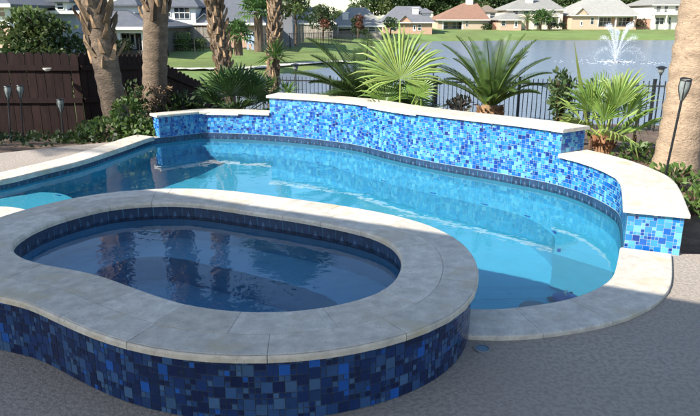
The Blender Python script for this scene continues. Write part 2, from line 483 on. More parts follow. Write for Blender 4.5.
# pool cleaner: a small robot resting on the bottom by the near edge
cp = PR(566, 305.5, WAT, FLOOR)
pc_s = .62
pc = thing('pool_cleaner', 'small bright blue pool cleaner resting on the pool floor by the near coping', 'pool cleaner', (cp.x, cp.y+.02, FLOOR+.02), R(25), scale=pc_s)
mb = MB(); mb.lathe([(0,.15),(.06,.145),(.13,.11),(.17,.06),(.17,.03),(.13,.02)], (0,0,0), 18, (.01,.05,.26)); mb.build('shell', M['plastic'], pc, smooth=True)
for sx in (-1, 1):
    for sy in (-1, 1):
        mb = MB(); mb.tube([(sx*.15, sy*.09, .05), (sx*.19, sy*.09, .05)], .05, 12, (.03,.03,.04)); mb.build('wheel', M['plastic'], pc)
mb = MB(); mb.tube([(0,0,.14),(0,.02,.2),(.06,.05,.22)], .018, 8, (.6,.62,.65)); mb.build('handle', M['plastic'], pc)

# ------------------------------------------------------------------ hot tub (raised spa)
c_ = sum(spa_in, Vector())/len(spa_in)
W = (c_.x, c_.y, 0)
spa = thing('hot_tub', 'raised oval hot tub with blue mosaic sides toned down for shade and travertine rim', 'hot tub', W)
SU = SPA_T-.034
mb = MB(); vwall(mb, spa_off(.358), 0.0, SU, closed=True); mb.build('grout_face', M['dgrout'], spa, W)
mb = MB(); vwall(mb, spa_off(.352), FLOOR, .01, closed=True); mb.build('pool_side_face', M['plaster'], spa, W)
mb = MB(); mosaic(mb, spa_out, .002, SU, closed=True, side=1, seed=5, pal=PAL_SHADE, s=.0245)
fa = [p for p in spa_out]
mosaic(mb, spa_out, -.25, -.002, closed=True, side=1, seed=6, pal=PAL_SHADE)
mb.build('mosaic_face', M['tile'], spa, W)
mb = MB(); jm = MB()
stones(mb, spa_in, -.205, .018, SU, SPA_T, .34, closed=True, ra=.002, rb=.014, gap=.0012, sub=5)
stones(mb, spa_in, -.392, -.2085, SU, SPA_T, .40, closed=True, start=.5, ra=.014, rb=.002, gap=.0012, sub=5)
strip(jm, spa_in, -.385, .008, SPA_T-.0015, closed=True)
mb.build('rim_coping', M['stone'], spa, W); jm.build('coping_joint', M['joint'], spa, W)
mb = MB(); vwall(mb, spa_in, -.70, SU+.002, closed=True, flip=True); fill(mb, [spa_in], -.70)
sb = resample(smooth(offset(spa_in, .36, True), 6, True), .06, True)
vwall(mb, sb, -.70, -.30, closed=True, flip=True)
A = resample(spa_in, .1, True); 
fill(mb, [spa_in, sb], -.30)
mb.build('basin', M['spaplaster'], spa, W)
mb = MB(); band(mb, spa_in, SU-.155, SU-.003, closed=True, side=-1); mb.build('waterline_tile', M['band'], spa, W)
mb = MB(); fill(mb, [offset(spa_in, .001, True)], SPAW); struct(mb.build('hot_tub_water', M['spawater'], smooth=True))

# ------------------------------------------------------------------ raised feature wall
fs_ = lens(front)
def idx_at(u):        # index on the front path whose photo column is u
    def col(p):
        d = Vector((p.x, p.y, -EYE)); zc = d.y*CT + (-EYE)*(-ST)
        return CU+F*d.x/zc
    return min(range(len(front)), key=lambda i: abs(col(front[i])-u))
i1, i2 = idx_at(271), idx_at(557)
LOWT, HIT = .32, .565
W = (front[i1].x+1.5, 8.5, 0)
wl = thing('raised_pool_wall', 'curved blue mosaic wall with pale stone caps along the far side of the pool', 'wall', W)
TK_L, TK_H, TK_R = .20, .34, .36
segs = [(front[:i1+1], TK_L, LOWT), (front[i1:i2+1], TK_H, HIT), (front[i2:], TK_R, LOWT)]
gm, tm, sm, cm, jm = MB(), MB(), MB(), MB(), MB()
for k, (pth, tk, top) in enumerate(segs):
    u_ = top-.036
    back = offset(pth, tk)
    vwall(gm, pth, -.02, u_); vwall(sm, back, -1.2, u_, flip=True)
    zlo = 0.002
    mosaic(tm, pth, zlo, u_, side=1, seed=20+k)
    # end faces
    for e, (a, b) in enumerate(((back[0], pth[0]), (pth[-1], back[-1]))):
        if (k == 0 and e == 1) or (k == 2 and e == 0): continue
        z0_ = (LOWT+.002 if k == 1 else -.02); z0m = (LOWT+.003 if k == 1 else .003 if k == 0 else .003)
        ln = [a, a.lerp(b, .5), b]
        if k == 1: vwall(sm, ln, -.02, LOWT)
        vwall(gm, ln, z0_, u_); mosaic(tm, resample(ln, .03), z0m, u_, side=1, seed=40+k*3+e, s=.0235)
    fill(sm, [list(pth)+list(reversed(back))], u_-.002)
    oa, ob = -.035, tk+.03
    p2 = list(pth)
    d0 = (p2[0]-p2[1]).normalized(); d1 = (p2[-1]-p2[-2]).normalized()
    if k in (0, 1): p2 = [p2[0]+d0*.035]+p2
    if k in (1, 2): p2 = p2+[p2[-1]+d1*.035]
    stones(cm, p2, oa, ob, u_, top, .60 if k != 1 else .62, ra=.012, rb=.012, gap=.0012, sub=3, tone=.06)
    strip(jm, p2[1:-1], oa+.008, ob-.008, top-.0015)
gm.build('grout_face', M['grout'], wl, W); tm.build('mosaic_face', M['tile'], wl, W)
sm.build('rear_face', M['stucco'], wl, W); cm.build('stone_cap', M['stone'], wl, W); jm.build('cap_joint', M['joint'], wl, W)
# two slot spillways under the caps
for ua, ub, zt in ((203, 239, LOWT-.036), (369, 417, HIT-.036)):
    ja, jb = idx_at(ua), idx_at(ub); pp = front[ja:jb+1]
    mb = MB(); A = offset(pp, -.046); B = offset(pp, .0)
    for i in range(len(pp)-1):
        for z, fl in ((zt-.016, 0), (zt-.002, 1)):
            q = [(A[i].x,A[i].y,z), (A[i+1].x,A[i+1].y,z), (B[i+1].x,B[i+1].y,z), (B[i].x,B[i].y,z)]
            mb.quad(*(q if fl else q[::-1]))
    vwall(mb, A, zt-.016, zt-.002)
    o = mb.build('spillway_slot', M['white'], wl, W)

# ------------------------------------------------------------------ deck drain lid
p = P(482, 349, 0)
dl = thing('drain_lid', 'small round blue green drain lid set into the deck beside the hot tub', 'drain lid', (p.x, p.y, 0))
mb = MB(); mb.lathe([(.033,.001),(.033,.006),(.041,.006),(.043,.001)], (0,0,0), 24, (.16,.17,.17)); mb.build('rim', M['plastic'], dl)
mb = MB(); mb.lathe([(0,.004),(.030,.004),(.032,.001)], (0,0,0), 24, (.03,.13,.20)); mb.build('cover', M['plastic'], dl)

# ------------------------------------------------------------------ terrain, lake
LZ = -2.5
lake = [P(432,41,LZ), P(400,47,LZ), P(375,55,LZ), P(348,64,LZ), P(320,68.5,LZ), P(298,71.5,LZ), P(268,75,LZ), P(235,84,LZ), P(222,95,LZ),
        Vector((-4.0,25,0)), Vector((0,23.6,0)), Vector((10,23,0)), Vector((30,24,0)), Vector((80,35,0)), Vector((150,70,0)), Vector((190,140,0)), P(720,40,LZ), P(560,40,LZ)]
lake = [V2(p) for p in lake]
def lake_d(X, Y):
    """signed distance, positive outside"""
    d = np.full(X.shape, 1e9); ins = np.zeros(X.shape, bool); n = len(lake); j = n-1
    for i in range(n):
        a, b = lake[j], lake[i]; ex, ey = b.x-a.x, b.y-a.y
        t = np.clip(((X-a.x)*ex+(Y-a.y)*ey)/(ex*ex+ey*ey), 0, 1)
        d = np.minimum(d, np.hypot(X-a.x-t*ex, Y-a.y-t*ey))
        c = ((a.y > Y) != (b.y > Y)) & (X < ex*(Y-a.y)/(ey if abs(ey) > 1e-9 else 1e-9)+a.x)
        ins ^= c; j = i
    return np.where(ins, -d, d)
def hgt(X, Y):
    X = np.asarray(X, float); Y = np.asarray(Y, float)
    d = lake_d(X, Y)
    z = LZ + np.interp(d, [-8, 0, .8, 4, 10, 20, 34, 80], [-1.2, -.02, .22, .62, 1.15, 1.55, 1.85, 2.0])
    yz = np.interp(Y + np.abs(X)*.05, [9.0, 11, 17, 19, 22], [-.06, -.35, -1.12, -1.35, -2.2])
    near = np.clip((23-Y)/4, 0, 1)
    return np.where(Y < 23, near*yz + (1-near)*np.minimum(z, -1.2), z)
def h1(x, y): return float(hgt(np.array([x]), np.array([y]))[0])
xs = np.concatenate([[-2500, -1200, -600, -300, -200, -150], np.arange(-120, -30, 5), np.arange(-30, 40, 1.25), np.arange(40, 120, 5), [120, 140, 160, 190, 240, 320, 500, 900, 2500]])
ys = np.concatenate([[-2500, -800, -200, -60, -30], np.arange(-16, 10, 2), np.arange(10, 30, .8), np.arange(30, 180, 1.6), [185, 195, 210, 240, 300, 400, 700, 1500, 3500]])
X, Y = np.meshgrid(xs, ys); Z = hgt(X, Y)
# the yard has its own bed mesh: sink the lawn below it
Z = np.where((Y < 18.2) & (np.abs(X) < 17), -3.2, Z)
mb = MB(); nx, ny = len(xs), len(ys)
mb.v = [tuple(p) for p in np.stack([X.ravel(), Y.ravel(), Z.ravel()], 1).tolist()]
for j in range(ny-1):
    for i in range(nx-1):
        mb.f.append((j*nx+i, j*nx+i+1, (j+1)*nx+i+1, (j+1)*nx+i)); mb.c.append((1, 1, 1))
struct(mb.build('lawn', M['lawn'], smooth=True))
mb = MB(); fill(mb, [[V2(p) for p in lake]], LZ); struct(mb.build('lake', M['lake']))
# planting bed soil
xs = np.arange(-18, 18.01, .3); ys = np.arange(3.0, 19.3, .3)
X, Y = np.meshgrid(xs, ys); Z = hgt(X, Y); rs = np.random.RandomState(2)
Z = Z + rs.uniform(-.025, .025, Z.shape) + .003
mb = MB(); nx, ny = len(xs), len(ys)
mb.v = [tuple(p) for p in np.stack([X.ravel(), Y.ravel(), Z.ravel()], 1).tolist()]
dsh = deck_outer
for j in range(ny-1):
    for i in range(nx-1):
        cs = [Vector((xs[i+a], ys[j+b], 0)) for a in (0, 1) for b in (0, 1)]
        if all(inside(c, dsh) for c in cs): continue
        if any(inside(c, pool_loop) for c in cs): continue
        mb.f.append((j*nx+i, j*nx+i+1, (j+1)*nx+i+1, (j+1)*nx+i)); mb.c.append((1, 1, 1))
struct(mb.build('garden_bed', M['soil']))
# pale path along the left bank
pp = [P(u, v, -1.5) for u, v in [(120,68),(190,64.5),(240,61),(290,57),(340,53)]]
pp = [V2(p) for p in pp] + [V2(P(385, 48, -1.3))]
pp = resample(catmull(pp, 6), 1.5); A = offset(pp, .55); B = offset(pp, -.55); mb = MB()
for i in range(len(pp)-1):
    q = [A[i], A[i+1], B[i+1], B[i]]
    mb.quad(*[(p.x, p.y, max(h1(p.x, p.y), h1(pp[i].x, pp[i].y))+.06) for p in q][::-1])
struct(mb.build('path', M['path']))

# ------------------------------------------------------------------ foliage helpers
UP = Vector((0, 0, 1))
def rdir(rnd):
    while True:
        v = Vector((rnd.uniform(-1, 1), rnd.uniform(-1, 1), rnd.uniform(-1, 1)))
        if .05 < v.length < 1: return v.normalized()
def vary(c, rnd, a=.25):
    f = 1+rnd.uniform(-a, a); return (c[0]*f*(1+rnd.uniform(-.1, .1)), c[1]*f, c[2]*f)
def leafq(mb, p, d, w, l, col, rnd):
    """one pointed leaf: 4-vertex folded diamond"""
    s = d.cross(rdir(rnd)).normalized()*w*.5; m = p+d*l*.5
    mb.add([p, m+s, p+d*l, m-s], [(0, 1, 2, 3)], col)
def fan_leaf(mb, pm, base, dirv, L, Rr, rnd, n=26, spread=250, col=(.1, .2, .04), droop=.18, cup=.18, roll=0.0, normal=None, lr=(.82, 1.1)):
    """petiole from base along dirv (length L), then a pleated fan of radius Rr"""
    dirv = dirv.normalized(); tip = base + dirv*L + Vector((0, 0, -L*L*.06))
    pm.tube([base, base+dirv*L*.5, tip], [.016, .011, .008], 5, (col[0]*1.2, col[1]*1.1, col[2]))
    nrm = normal or (UP - dirv*UP.dot(dirv))
    if nrm.length < .05: nrm = Vector((0, -1, 0))
    nrm.normalize(); sd = dirv.cross(nrm).normalized()
    if roll: nrm = Matrix.Rotation(roll, 3, dirv) @ nrm; sd = dirv.cross(nrm).normalized()
    for i in range(n):
        a = R(spread)*(i/(n-1)-.5); rr = Rr*(1-.28*abs(a/R(spread)*2)**2)*rnd.uniform(*lr); a += R(rnd.uniform(-1.6, 1.6))
        d = dirv*math.cos(a)+sd*math.sin(a)
        t = -dirv*math.sin(a)+sd*math.cos(a)
        w = rr*R(spread)/(n-1)*.62*.40
        c = vary(col, rnd, .22)
        u1 = tip + d*rr*.55 + nrm*rr*cup*.5
        dr = rr*droop*rnd.uniform(.5, 1.7)
        u2 = tip + d*rr*.80 + nrm*rr*cup*.5 - UP*dr*.35
        u3 = tip + d*rr*.98 + nrm*rr*cup*.3 - UP*dr
        f = nrm*w*.45
        mb.add([tip, u1+t*w-f, u1+f, u1-t*w-f, u2+t*w*.5, u2-t*w*.5, u3], [(0, 1, 2), (0, 2, 3), (1, 4, 2), (2, 5, 3), (2, 4, 6, 5)], c)
def pinnate(mb, pm, base, az, el, L, rnd, droop=1.0, n=34, ll=.3, lw=.016, col=(.05, .1, .03), vee=.35, fwd=.75, start=.12, curl=0.0):
    """arching frond with narrow leaflets along both sides"""
    pts = []; p = Vector(base); e = el; steps = 14
    for i in range(steps+1):
        pts.append(p.copy()); d = Vector((math.cos(az)*math.cos(e), math.sin(az)*math.cos(e), math.sin(e)))
        p = p + d*(L/steps); e -= droop/steps*(.5+i/steps); az += curl/steps
    pm.tube(pts, [.014*(1-.7*i/steps)*max(1, L) for i in range(steps+1)], 5, (col[0]*1.5, col[1]*1.3, col[2]*1.1))
    for i in range(n):
        t = start+(1-start)*i/(n-1); k = t*steps; j = min(int(k), steps-1)
        q = pts[j].lerp(pts[j+1], k-j); tg = (pts[j+1]-pts[j]).normalized()
        sd = tg.cross(UP).normalized(); nr = sd.cross(tg).normalized()
        l = ll*(math.sin(math.pi*min(1, .18+t*.80)))**.6*rnd.uniform(.9, 1.08)
        for s in (-1, 1):
            d = (tg*fwd + sd*s + nr*vee).normalized(); c = vary(col, rnd, .2)
            w = tg*lw
            m = q+d*l*.5; e3 = q+d*l-UP*l*.10
            mb.add([q-w*.6, q+w*.6, m+w, e3, m-w], [(0, 1, 2, 3, 4)], c)
def bush_leaves(mb, c, rad, n, w, l, cols, rnd, shell=.5, upb=.4):
    for _ in range(n):
        d = rdir(rnd); r = (shell+(1-shell)*rnd.random())
        p = Vector((c[0]+d.x*rad[0]*r, c[1]+d.y*rad[1]*r, c[2]+d.z*rad[2]*r))
        dd = (d*.6+rdir(rnd)*.8+UP*upb).normalized()
        leafq(mb, p, dd, w*rnd.uniform(.7, 1.3), l*rnd.uniform(.7, 1.3), vary(rnd.choice(cols), rnd), rnd)

# ------------------------------------------------------------------ palms with tall trunks
def tall_palm(label, base, lean, H, r0, r1, rnd, boots=(0, 0), bootsize=.2, barkm='bark', crown='pin', shag=None, ncrown=26, flare=1.25, group=None, bend=.0, seglen=None, shadow_only=False):
    base = Vector(base); t = thing('palm_tree', label, 'palm tree', base, group=group)
    def ax(z):
        k = z/H; return Vector((lean[0]*z*(1+bend*(1-k)), lean[1]*z, z))
    n = int(H/.07); pts = []; rs = []
    for i in range(n+1):
        z = H*i/n-.15; pts.append(ax(z))
        rr = r0+(r1-r0)*min(1, max(0, z)/H*1.6); fl = 1+(flare-1)*math.exp(-max(z, 0)/.35)
        rs.append(rr*fl*(1+.035*math.sin(i*2.1)+rnd.uniform(-.018, .018)))
    mb = MB(); mb.tube(pts, rs, 22, (1, 1, 1)); mb.build('trunk', M[barkm], t, smooth=True)
    if boots[1] > boots[0]:
        mb = MB(); z = boots[0]; a = 0
        while z < boots[1]:
            for _ in range(2):
                a += 2.4; c = ax(z); k = min(1, z/H*1.6); rr = (r0+(r1-r0)*k)
                o = Vector((math.cos(a), math.sin(a), 0)); sd = Vector((-o.y, o.x, 0)); bs_ = bootsize*rnd.uniform(.75, 1.25)
                if rnd.random() < .04: continue
                w = bs_*rnd.uniform(.14, .24); p0 = c+o*(rr-.015); out = rnd.uniform(.12, .5); tl = sd*bs_*rnd.uniform(-.22, .22)
                p1 = p0+o*bs_*out+UP*bs_*rnd.uniform(.65, 1.0)+tl; pm_ = p0.lerp(p1, .55)+o*.012
                g = rnd.choice([.25, .45, .7, 1.0, 1.3])*rnd.uniform(.8, 1.2); col = (g*1.05, g, g*.9); f = o*.035
                mb.add([p0-sd*w, p0+f*1.3, p0+sd*w, pm_-sd*w*.55, pm_+f, pm_+sd*w*.55, p1-sd*w*.30, p1+f*.4, p1+sd*w*.30-UP*bs_*.12, p1-o*.012],
                       [(0,1,4,3), (1,2,5,4), (3,4,7,6), (4,5,8,7), (6,7,8,9), (0,3,6,9), (2,9,8,5), (0,9,2)], col)
            z += bootsize*.17
        mb.build('leaf_boots', M['boot'], t)
    if shag:
        mb = MB()
        for _ in range(420):
            z = rnd.uniform(*shag); a = rnd.uniform(0, 2*math.pi); c = ax(z); o = Vector((math.cos(a), math.sin(a), 0))
            p = c+o*(r0*rnd.uniform(.95, 1.1)); d = (o*rnd.uniform(.4, 1.2)+rdir(rnd)*.8-UP*.3).normalized(); g = rnd.uniform(.25, 1.0)
            leafq(mb, p, d, .035, rnd.uniform(.06, .16), (g, g*.95, g*.85), rnd)
        mb.build('root_fibres', M['boot'], t)
    top = ax(H-.15)
    mb = MB(); pm = MB()
    for i in range(ncrown):
        a = i*2.4+rnd.uniform(-.2, .2); e = R(75)-R(105)*(i/ncrown)
        g = (.055*rnd.uniform(.8, 1.2), .105, .03)
        if crown == 'pin':
            pinnate(mb, pm, top+Vector((math.cos(a), math.sin(a), 0))*r1*.7, a, e, rnd.uniform(1.9, 2.5), rnd, droop=1.1, n=30, ll=.42, lw=.02, col=g)
        else:
            d = Vector((math.cos(a)*math.cos(e), math.sin(a)*math.cos(e), math.sin(e)))
            fan_leaf(mb, pm, top, d, rnd.uniform(.8, 1.2), .85, rnd, n=20, spread=260, col=g, droop=.35)
    mb.build('fronds', M['gloss_leaf'], t); pm.build('frond_stalks', M['gloss_leaf'], t)
    return t
rnd = random.Random(11)
def gp(u, y, v=None):          # ground point at photo column u and distance y
    z = -.3
    for _ in range(4):
        # column fixed: x depends on depth along axis
        zc = y*CT+(EYE-z)*ST; x = (u-CU)/F*zc; z = h1(x, y)
    return Vector((x, y, z))
def lean_for(u0, u1, vtop, y):   # lateral lean between base column and top column at row vtop
    b = gp(u0, y); t = PD(u1, vtop, y); return (t.x-b.x)/(t.z-b.z)
b = gp(121, 9.9); tall_palm('leftmost leaning palm trunk with ragged leaf bases, in the ivy bed', b, (lean_for(121, 93, 0, 9.9), 0), 5.6, .18, .19, rnd, boots=(1.12, 5.4), bootsize=.30, crown='fan', flare=1.1)
b = gp(154, 11.2); tall_palm('thick upright palm trunk with a shaggy fibrous base, behind the wall end', b, (lean_for(154, 156, 0, 11.2), 0), 6.2, .205, .195, rnd, boots=(1.95, 6), bootsize=.32, shag=(.15, .95), crown='fan', flare=1.1)
b = gp(233, 13.2); tall_palm('slender leaning palm trunk rising behind the dark fan palm', b, (lean_for(236, 217, 0, 13.2), 0), 6.5, .155, .145, rnd, boots=(1.0, 6.2), bootsize=.2, crown='fan')
b = gp(272, 19.8); tall_palm('pale barked palm trunk just outside the iron fence behind the spiky dracaena', b, (lean_for(270, 273, 0, 19.8), 0), 7.6, .15, .15, rnd, boots=(1.1, 7.2), bootsize=.26, crown='fan')
b = gp(675, 7.35); tall_palm('massive pale palm trunk at the right edge behind the low wall', (b.x, b.y, -.12), (.03, 0), 5.2, .215, .255, rnd, barkm='bigbark', crown='pin', flare=1.25, ncrown=34)
# palm standing left of the view: its crown shades the left deck
tall_palm('palm tree outside the left edge whose crown shades the deck', (-10.3, 4.8, -.02), (.02, 0), 4.8, .2, .2, rnd, boots=(1.5, 4.8), bootsize=.28, crown='pin', ncrown=15)

# small background palms
def small_palm(label, u, y, v_ground, v_top, rcrown, kind, rnd, tr=.2):
    g = PD(u, v_ground, y); tp = PD(u, v_top, y); H = max(.3, tp.z-g.z)
    t = thing('small_palm', label, 'palm tree', g)
    mb = MB(); mb.tube([(0,0,-.6), (.02,0,H*.5), (0,0,H)], [tr*1.2, tr, tr], 9, (.8,.75,.7)); mb.build('trunk', M['bark'], t)
    mb = MB(); pm = MB(); nn_ = 22
    for i in range(nn_):
        a = i*2.4; e = R(80)-R(105)*i/nn_; d = Vector((math.cos(a)*math.cos(e), math.sin(a)*math.cos(e), math.sin(e)))
        c = (.085, .16, .04)
        if kind == 'fan': fan_leaf(mb, pm, Vector((0, 0, H)), d, rcrown*.5, rcrown*.55, rnd, n=14, spread=260, col=c, droop=.3)
        else: pinnate(mb, pm, Vector((0, 0, H)), a, e, rcrown, rnd, n=18, ll=rcrown*.25, lw=rcrown*.012, col=c, droop=1.2)
    mb.build('fronds', M['gloss_leaf'], t); pm.build('frond_stalks', M['gloss_leaf'], t)
small_palm('fan palm with a bare trunk before the dark roofed house', 259, 55, 44, 12, 1.9, 'fan', rnd, .35)
small_palm('round low fan palm bush on the lawn before the dark roofed house', 238, 50, 47, 36, 1.5, 'fan', rnd, .3)
for i, (u, vt, lb) in enumerate([(527, 17, 'leftmost of three palms before the balconied white house'), (540, 17, 'middle of three palms before the balconied white house'), (549, 16, 'rightmost of three palms before the balconied white house')]):
    small_palm(lb, u, 148, 27, vt+2, 2.7, 'fan' if i == 1 else 'pin', rnd, .3)

# ------------------------------------------------------------------ sago palms and fan palms near the wall
def sago(label, u, y, L, nf, rnd, z0=None, elr=(72, 5), col=(.05, .10, .028), ll=.17, az_list=None, trunk=.32, lw=.0062):
    b = gp(u, y); 
    if z0 is not None: b.z = z0
    t = thing('sago_palm', label, 'sago palm', b)
    mb = MB(); mb.lathe([(.02,-.3),(.16,-.2),(.19,0),(.18,trunk*.6),(.12,trunk),(0,trunk+.05)], (0,0,0), 14, (.9,.8,.65))
    for i in range(150):
        a = i*2.4; z = trunk*(i/150)*.98-.02; r = .18*(1-.25*(i/150)); o = Vector((math.cos(a), math.sin(a), 0))
        g = rnd.uniform(.5, 1.2); leafq(mb, o*r*.9+Vector((0,0,z)), (o+UP*.8).normalized(), .045, .09, (g*1.2, g*.95, g*.7), rnd)
    mb.build('trunk', M['boot'], t)
    mb = MB(); pm = MB()
    for i in range(nf):
        k = i/nf; a = i*2.4+rnd.uniform(-.15, .15); e = R(elr[0]+(elr[1]-elr[0])*k)
        Lf = .62 if math.sin(a) < -.35 and e < R(60) else 1
        pinnate(mb, pm, Vector((math.cos(a)*.05, math.sin(a)*.05, trunk)), a, e, Lf*L*rnd.uniform(.85, 1.05), rnd, droop=.6+.5*k, n=42, ll=ll, lw=lw, col=col, vee=.55, fwd=.9, start=.16)
    mb.build('fronds', M['gloss_leaf'], t); pm.build('frond_stalks', M['gloss_leaf'], t)
    return t
sago('sago palm with arching dark green fronds standing alone before the iron fence', 488, 9.0, 1.08, 30, rnd, z0=.12, elr=(82, 32), ll=.17, col=(.085, .15, .035))
sago('dark sago palm with long arching fronds beside the bright fan palm', 364, 9.5, 1.25, 40, rnd, z0=.05, elr=(72, 0), col=(.05, .09, .025), ll=.24, lw=.009)
def fan_plant(name, label, u, y, z0, leaves, rnd, trunkh=.15, cat='fan palm'):
    b = gp(u, y); b.z = z0
    t = thing(name, label, cat, b)
    mb = MB(); mb.lathe([(.05,-.3),(.11,0),(.09,trunkh),(.0,trunkh+.04)], (0,0,0), 10, (.9,.7,.55))
    for i in range(50):
        a = i*2.4; z = trunkh*i/50; o = Vector((math.cos(a), math.sin(a), 0)); g = rnd.uniform(.5, 1.3)
        leafq(mb, o*.08+UP*z, (o+UP*1.2).normalized(), .05, .13, (g*1.2, g*.8, g*.6), rnd)
    mb.build('stem', M['boot'], t)
    mb = MB(); pm = MB()
    for (az, el, L, Rr, col, n, sp, roll) in leaves:
        a, e = R(az), R(el); d = Vector((math.cos(a)*math.cos(e), math.sin(a)*math.cos(e), math.sin(e)))
        fan_leaf(mb, pm, Vector((0, 0, trunkh*.8)), d, L, Rr, rnd, n=n, spread=sp, col=col, roll=R(roll), droop=.12 if el > 20 else .25,
                 normal=None if el < 60 else Vector((0, -1, .25)))
    mb.build('fronds', M['gloss_leaf'], t); pm.build('frond_stalks', M['gloss_leaf'], t)
    return t
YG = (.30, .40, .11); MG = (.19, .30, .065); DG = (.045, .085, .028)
fan_plant('fan_palm', 'bright yellow green fan palm with one upright spread leaf above the wall cap', 399, 8.75, .0,
          [(86, 84, .74, .82, YG, 36, 222, 0), (40, 50, .5, .5, YG, 24, 150, -30), (215, 40, .35, .46, MG, 20, 140, 15), (188, 22, .35, .5, MG, 24, 200, 0), (120, 8, .3, .48, MG, 24, 200, 0), (70, 40, .5, .5, MG, 24, 220, 0), (15, 66, .55, .40, MG, 22, 170, -25), (150, 62, .45, .5, MG, 26, 200, 20), (20, 30, .4, .42, DG, 20, 200, 0)], rnd)
fan_plant('fan_palm', 'small young palm stem between the bright fan palm and the fence post', 420, 8.8, .02,
          [(90, 86, .45, .22, MG, 8, 40, 0), (30, 60, .14, .14, MG, 8, 120, 0), (160, 50, .12, .14, DG, 8, 120, 0)], rnd, trunkh=.12)
lv = []
for i in range(17):
    lv.append((i*137.5, 78-i*4.4, .46-.008*i, .56, (YG, MG, (.24,.36,.085))[i % 3], 17, 105, rnd.uniform(-25, 25)))
fan_plant('fan_palm', 'large low fan palm with pleated bright leaves behind the right wall cap', 603, 8.2, -.05, lv, rnd, trunkh=.2)
lv = []
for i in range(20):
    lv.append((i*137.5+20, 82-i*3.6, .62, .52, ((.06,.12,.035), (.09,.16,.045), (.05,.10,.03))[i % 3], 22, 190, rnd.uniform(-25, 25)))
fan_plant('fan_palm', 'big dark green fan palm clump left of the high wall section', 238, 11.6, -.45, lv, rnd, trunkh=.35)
# spiky dracaena on a thin stem
b = gp(277, 13.6)
t = thing('dracaena', 'spiky bright green dracaena rosettes on thin stems beside the pale trunk', 'dracaena', b)
mb = MB(); mb.tube([(0,0,-.3), (.03,0,.8), (0,0,1.5)], [.05,.04,.035], 7, (.7,.65,.6)); mb.tube([(.05,0,-.3), (.14,0,.5), (.22,0,.75)], [.04,.03,.03], 7, (.7,.65,.6)); mb.build('stem', M['bark'], t)
mb = MB()
for c, n, l in ((Vector((0, 0, 1.55)), 75, .50), (Vector((.22, 0, .8)), 55, .42), (Vector((-.1, 0, .95)), 40, .4)):
    for i in range(n):
        d = rdir(rnd); d.z = abs(d.z)*1.0-.35; d.normalize(); m = c+d*l*.5; e = c+d*l-UP*.06; s = d.cross(UP).normalized()*.022
        mb.add([c+Vector((0,0,rnd.uniform(-.1,.05))), m+s, e, m-s], [(0,1,2,3)], vary((.18,.30,.07), rnd, .4))
mb.build('leaves', M['gloss_leaf'], t)
# upright spears and thin shrub right of the high wall
def spear(label, u, y, u2, v2, w, z0, rnd, col, n=4):
    b = gp(u, y); b.z = z0; e = PD(u2, v2, y)-b
    t = thing('spear_leaf_plant', label, 'plant', b)
    mb = MB()
    for i in range(n):
        k = 1-.13*i; s = Vector((w, .01*i, 0)); f = Vector((.012*(i-n/2), .02*i, 0))
        mb.add([f-s*.4, f+s*.4, e*.5*k+s+f, e*k+f, e*.5*k-s+f], [(0, 1, 2, 3, 4)], vary(col, rnd, .2))
    mb.build('leaves', M['gloss_leaf'], t)
    mb = MB(); mb.tube([(0,0,-.2),(0,0,.1)], [.03,.02], 6, (.8,.6,.5)); mb.build('stem', M['bark'], t)
spear('tall narrow folded spear leaf rising from the large low fan palm', 590, 8.5, 575.5, 38, .030, .05, rnd, (.17,.22,.06))
spear('narrow yellowing spear leaf between the low fan palm and the fence', 634, 8.6, 646, 82, .026, .0, rnd, (.30,.27,.11))
def leafy(name, label, u, y, z0, H, rx, rnd, cols, n, cat='shrub', w=.05, l=.1, stems=5, shell=.3, ry=None, zc=.6):
    b = gp(u, y)
    if z0 is not None: b.z = z0
    t = thing(name, label, cat, b)
    mb = MB()
    for i in range(stems):
        a = rnd.uniform(0, 6.28); r = rx*rnd.uniform(.2, .8)
        mb.tube([(0,0,-.15), (math.cos(a)*r*.4, math.sin(a)*r*.4, H*.4), (math.cos(a)*r, math.sin(a)*r, H*.85)], [.012+.012*H, .01+.008*H, .006], 5, (.5,.4,.32))
    mb.build('stems', M['bark'], t)
    mb = MB(); bush_leaves(mb, (0, 0, H*zc), (rx, ry or rx, H*(1-zc)), n, w, l, cols, rnd, shell)
    mb.build('leaves', M['leaf'], t)
    return t
leafy('shrub', 'thin airy shrub with drooping leaves beside the high wall corner', 556, 8.6, .0, .98, .17, rnd, [(.10,.16,.06), (.13,.18,.08), (.07,.12,.04)], 330, w=.05, l=.10, zc=.62)
leafy('shrub', 'small shrub with pale dried flower heads before the iron fence', 457, 9.2, .1, .42, .20, rnd, [(.45,.38,.32), (.16,.15,.10), (.30,.22,.16), (.08,.10,.05)], 130, w=.05, l=.09, zc=.75)
leafy('shrub', 'low leafy ground shrub at the foot of the massive palm trunk', 672, 6.35, -.05, .24, .30, rnd, [(.09,.16,.035), (.13,.2,.05)], 170, w=.05, l=.08, zc=.45)
leafy('shrub', 'green sprig beside the right cap of the low wall', 694, 5.4, -.05, .25, .16, rnd, [(.09,.16,.035), (.13,.2,.05)], 90, w=.04, l=.07, zc=.5)
leafy('shrub', 'low green plants between the low fan palm and the massive trunk', 640, 7.7, -.1, .24, .33, rnd, [(.07,.13,.03), (.11,.18,.045)], 130, w=.05, l=.10, zc=.5)
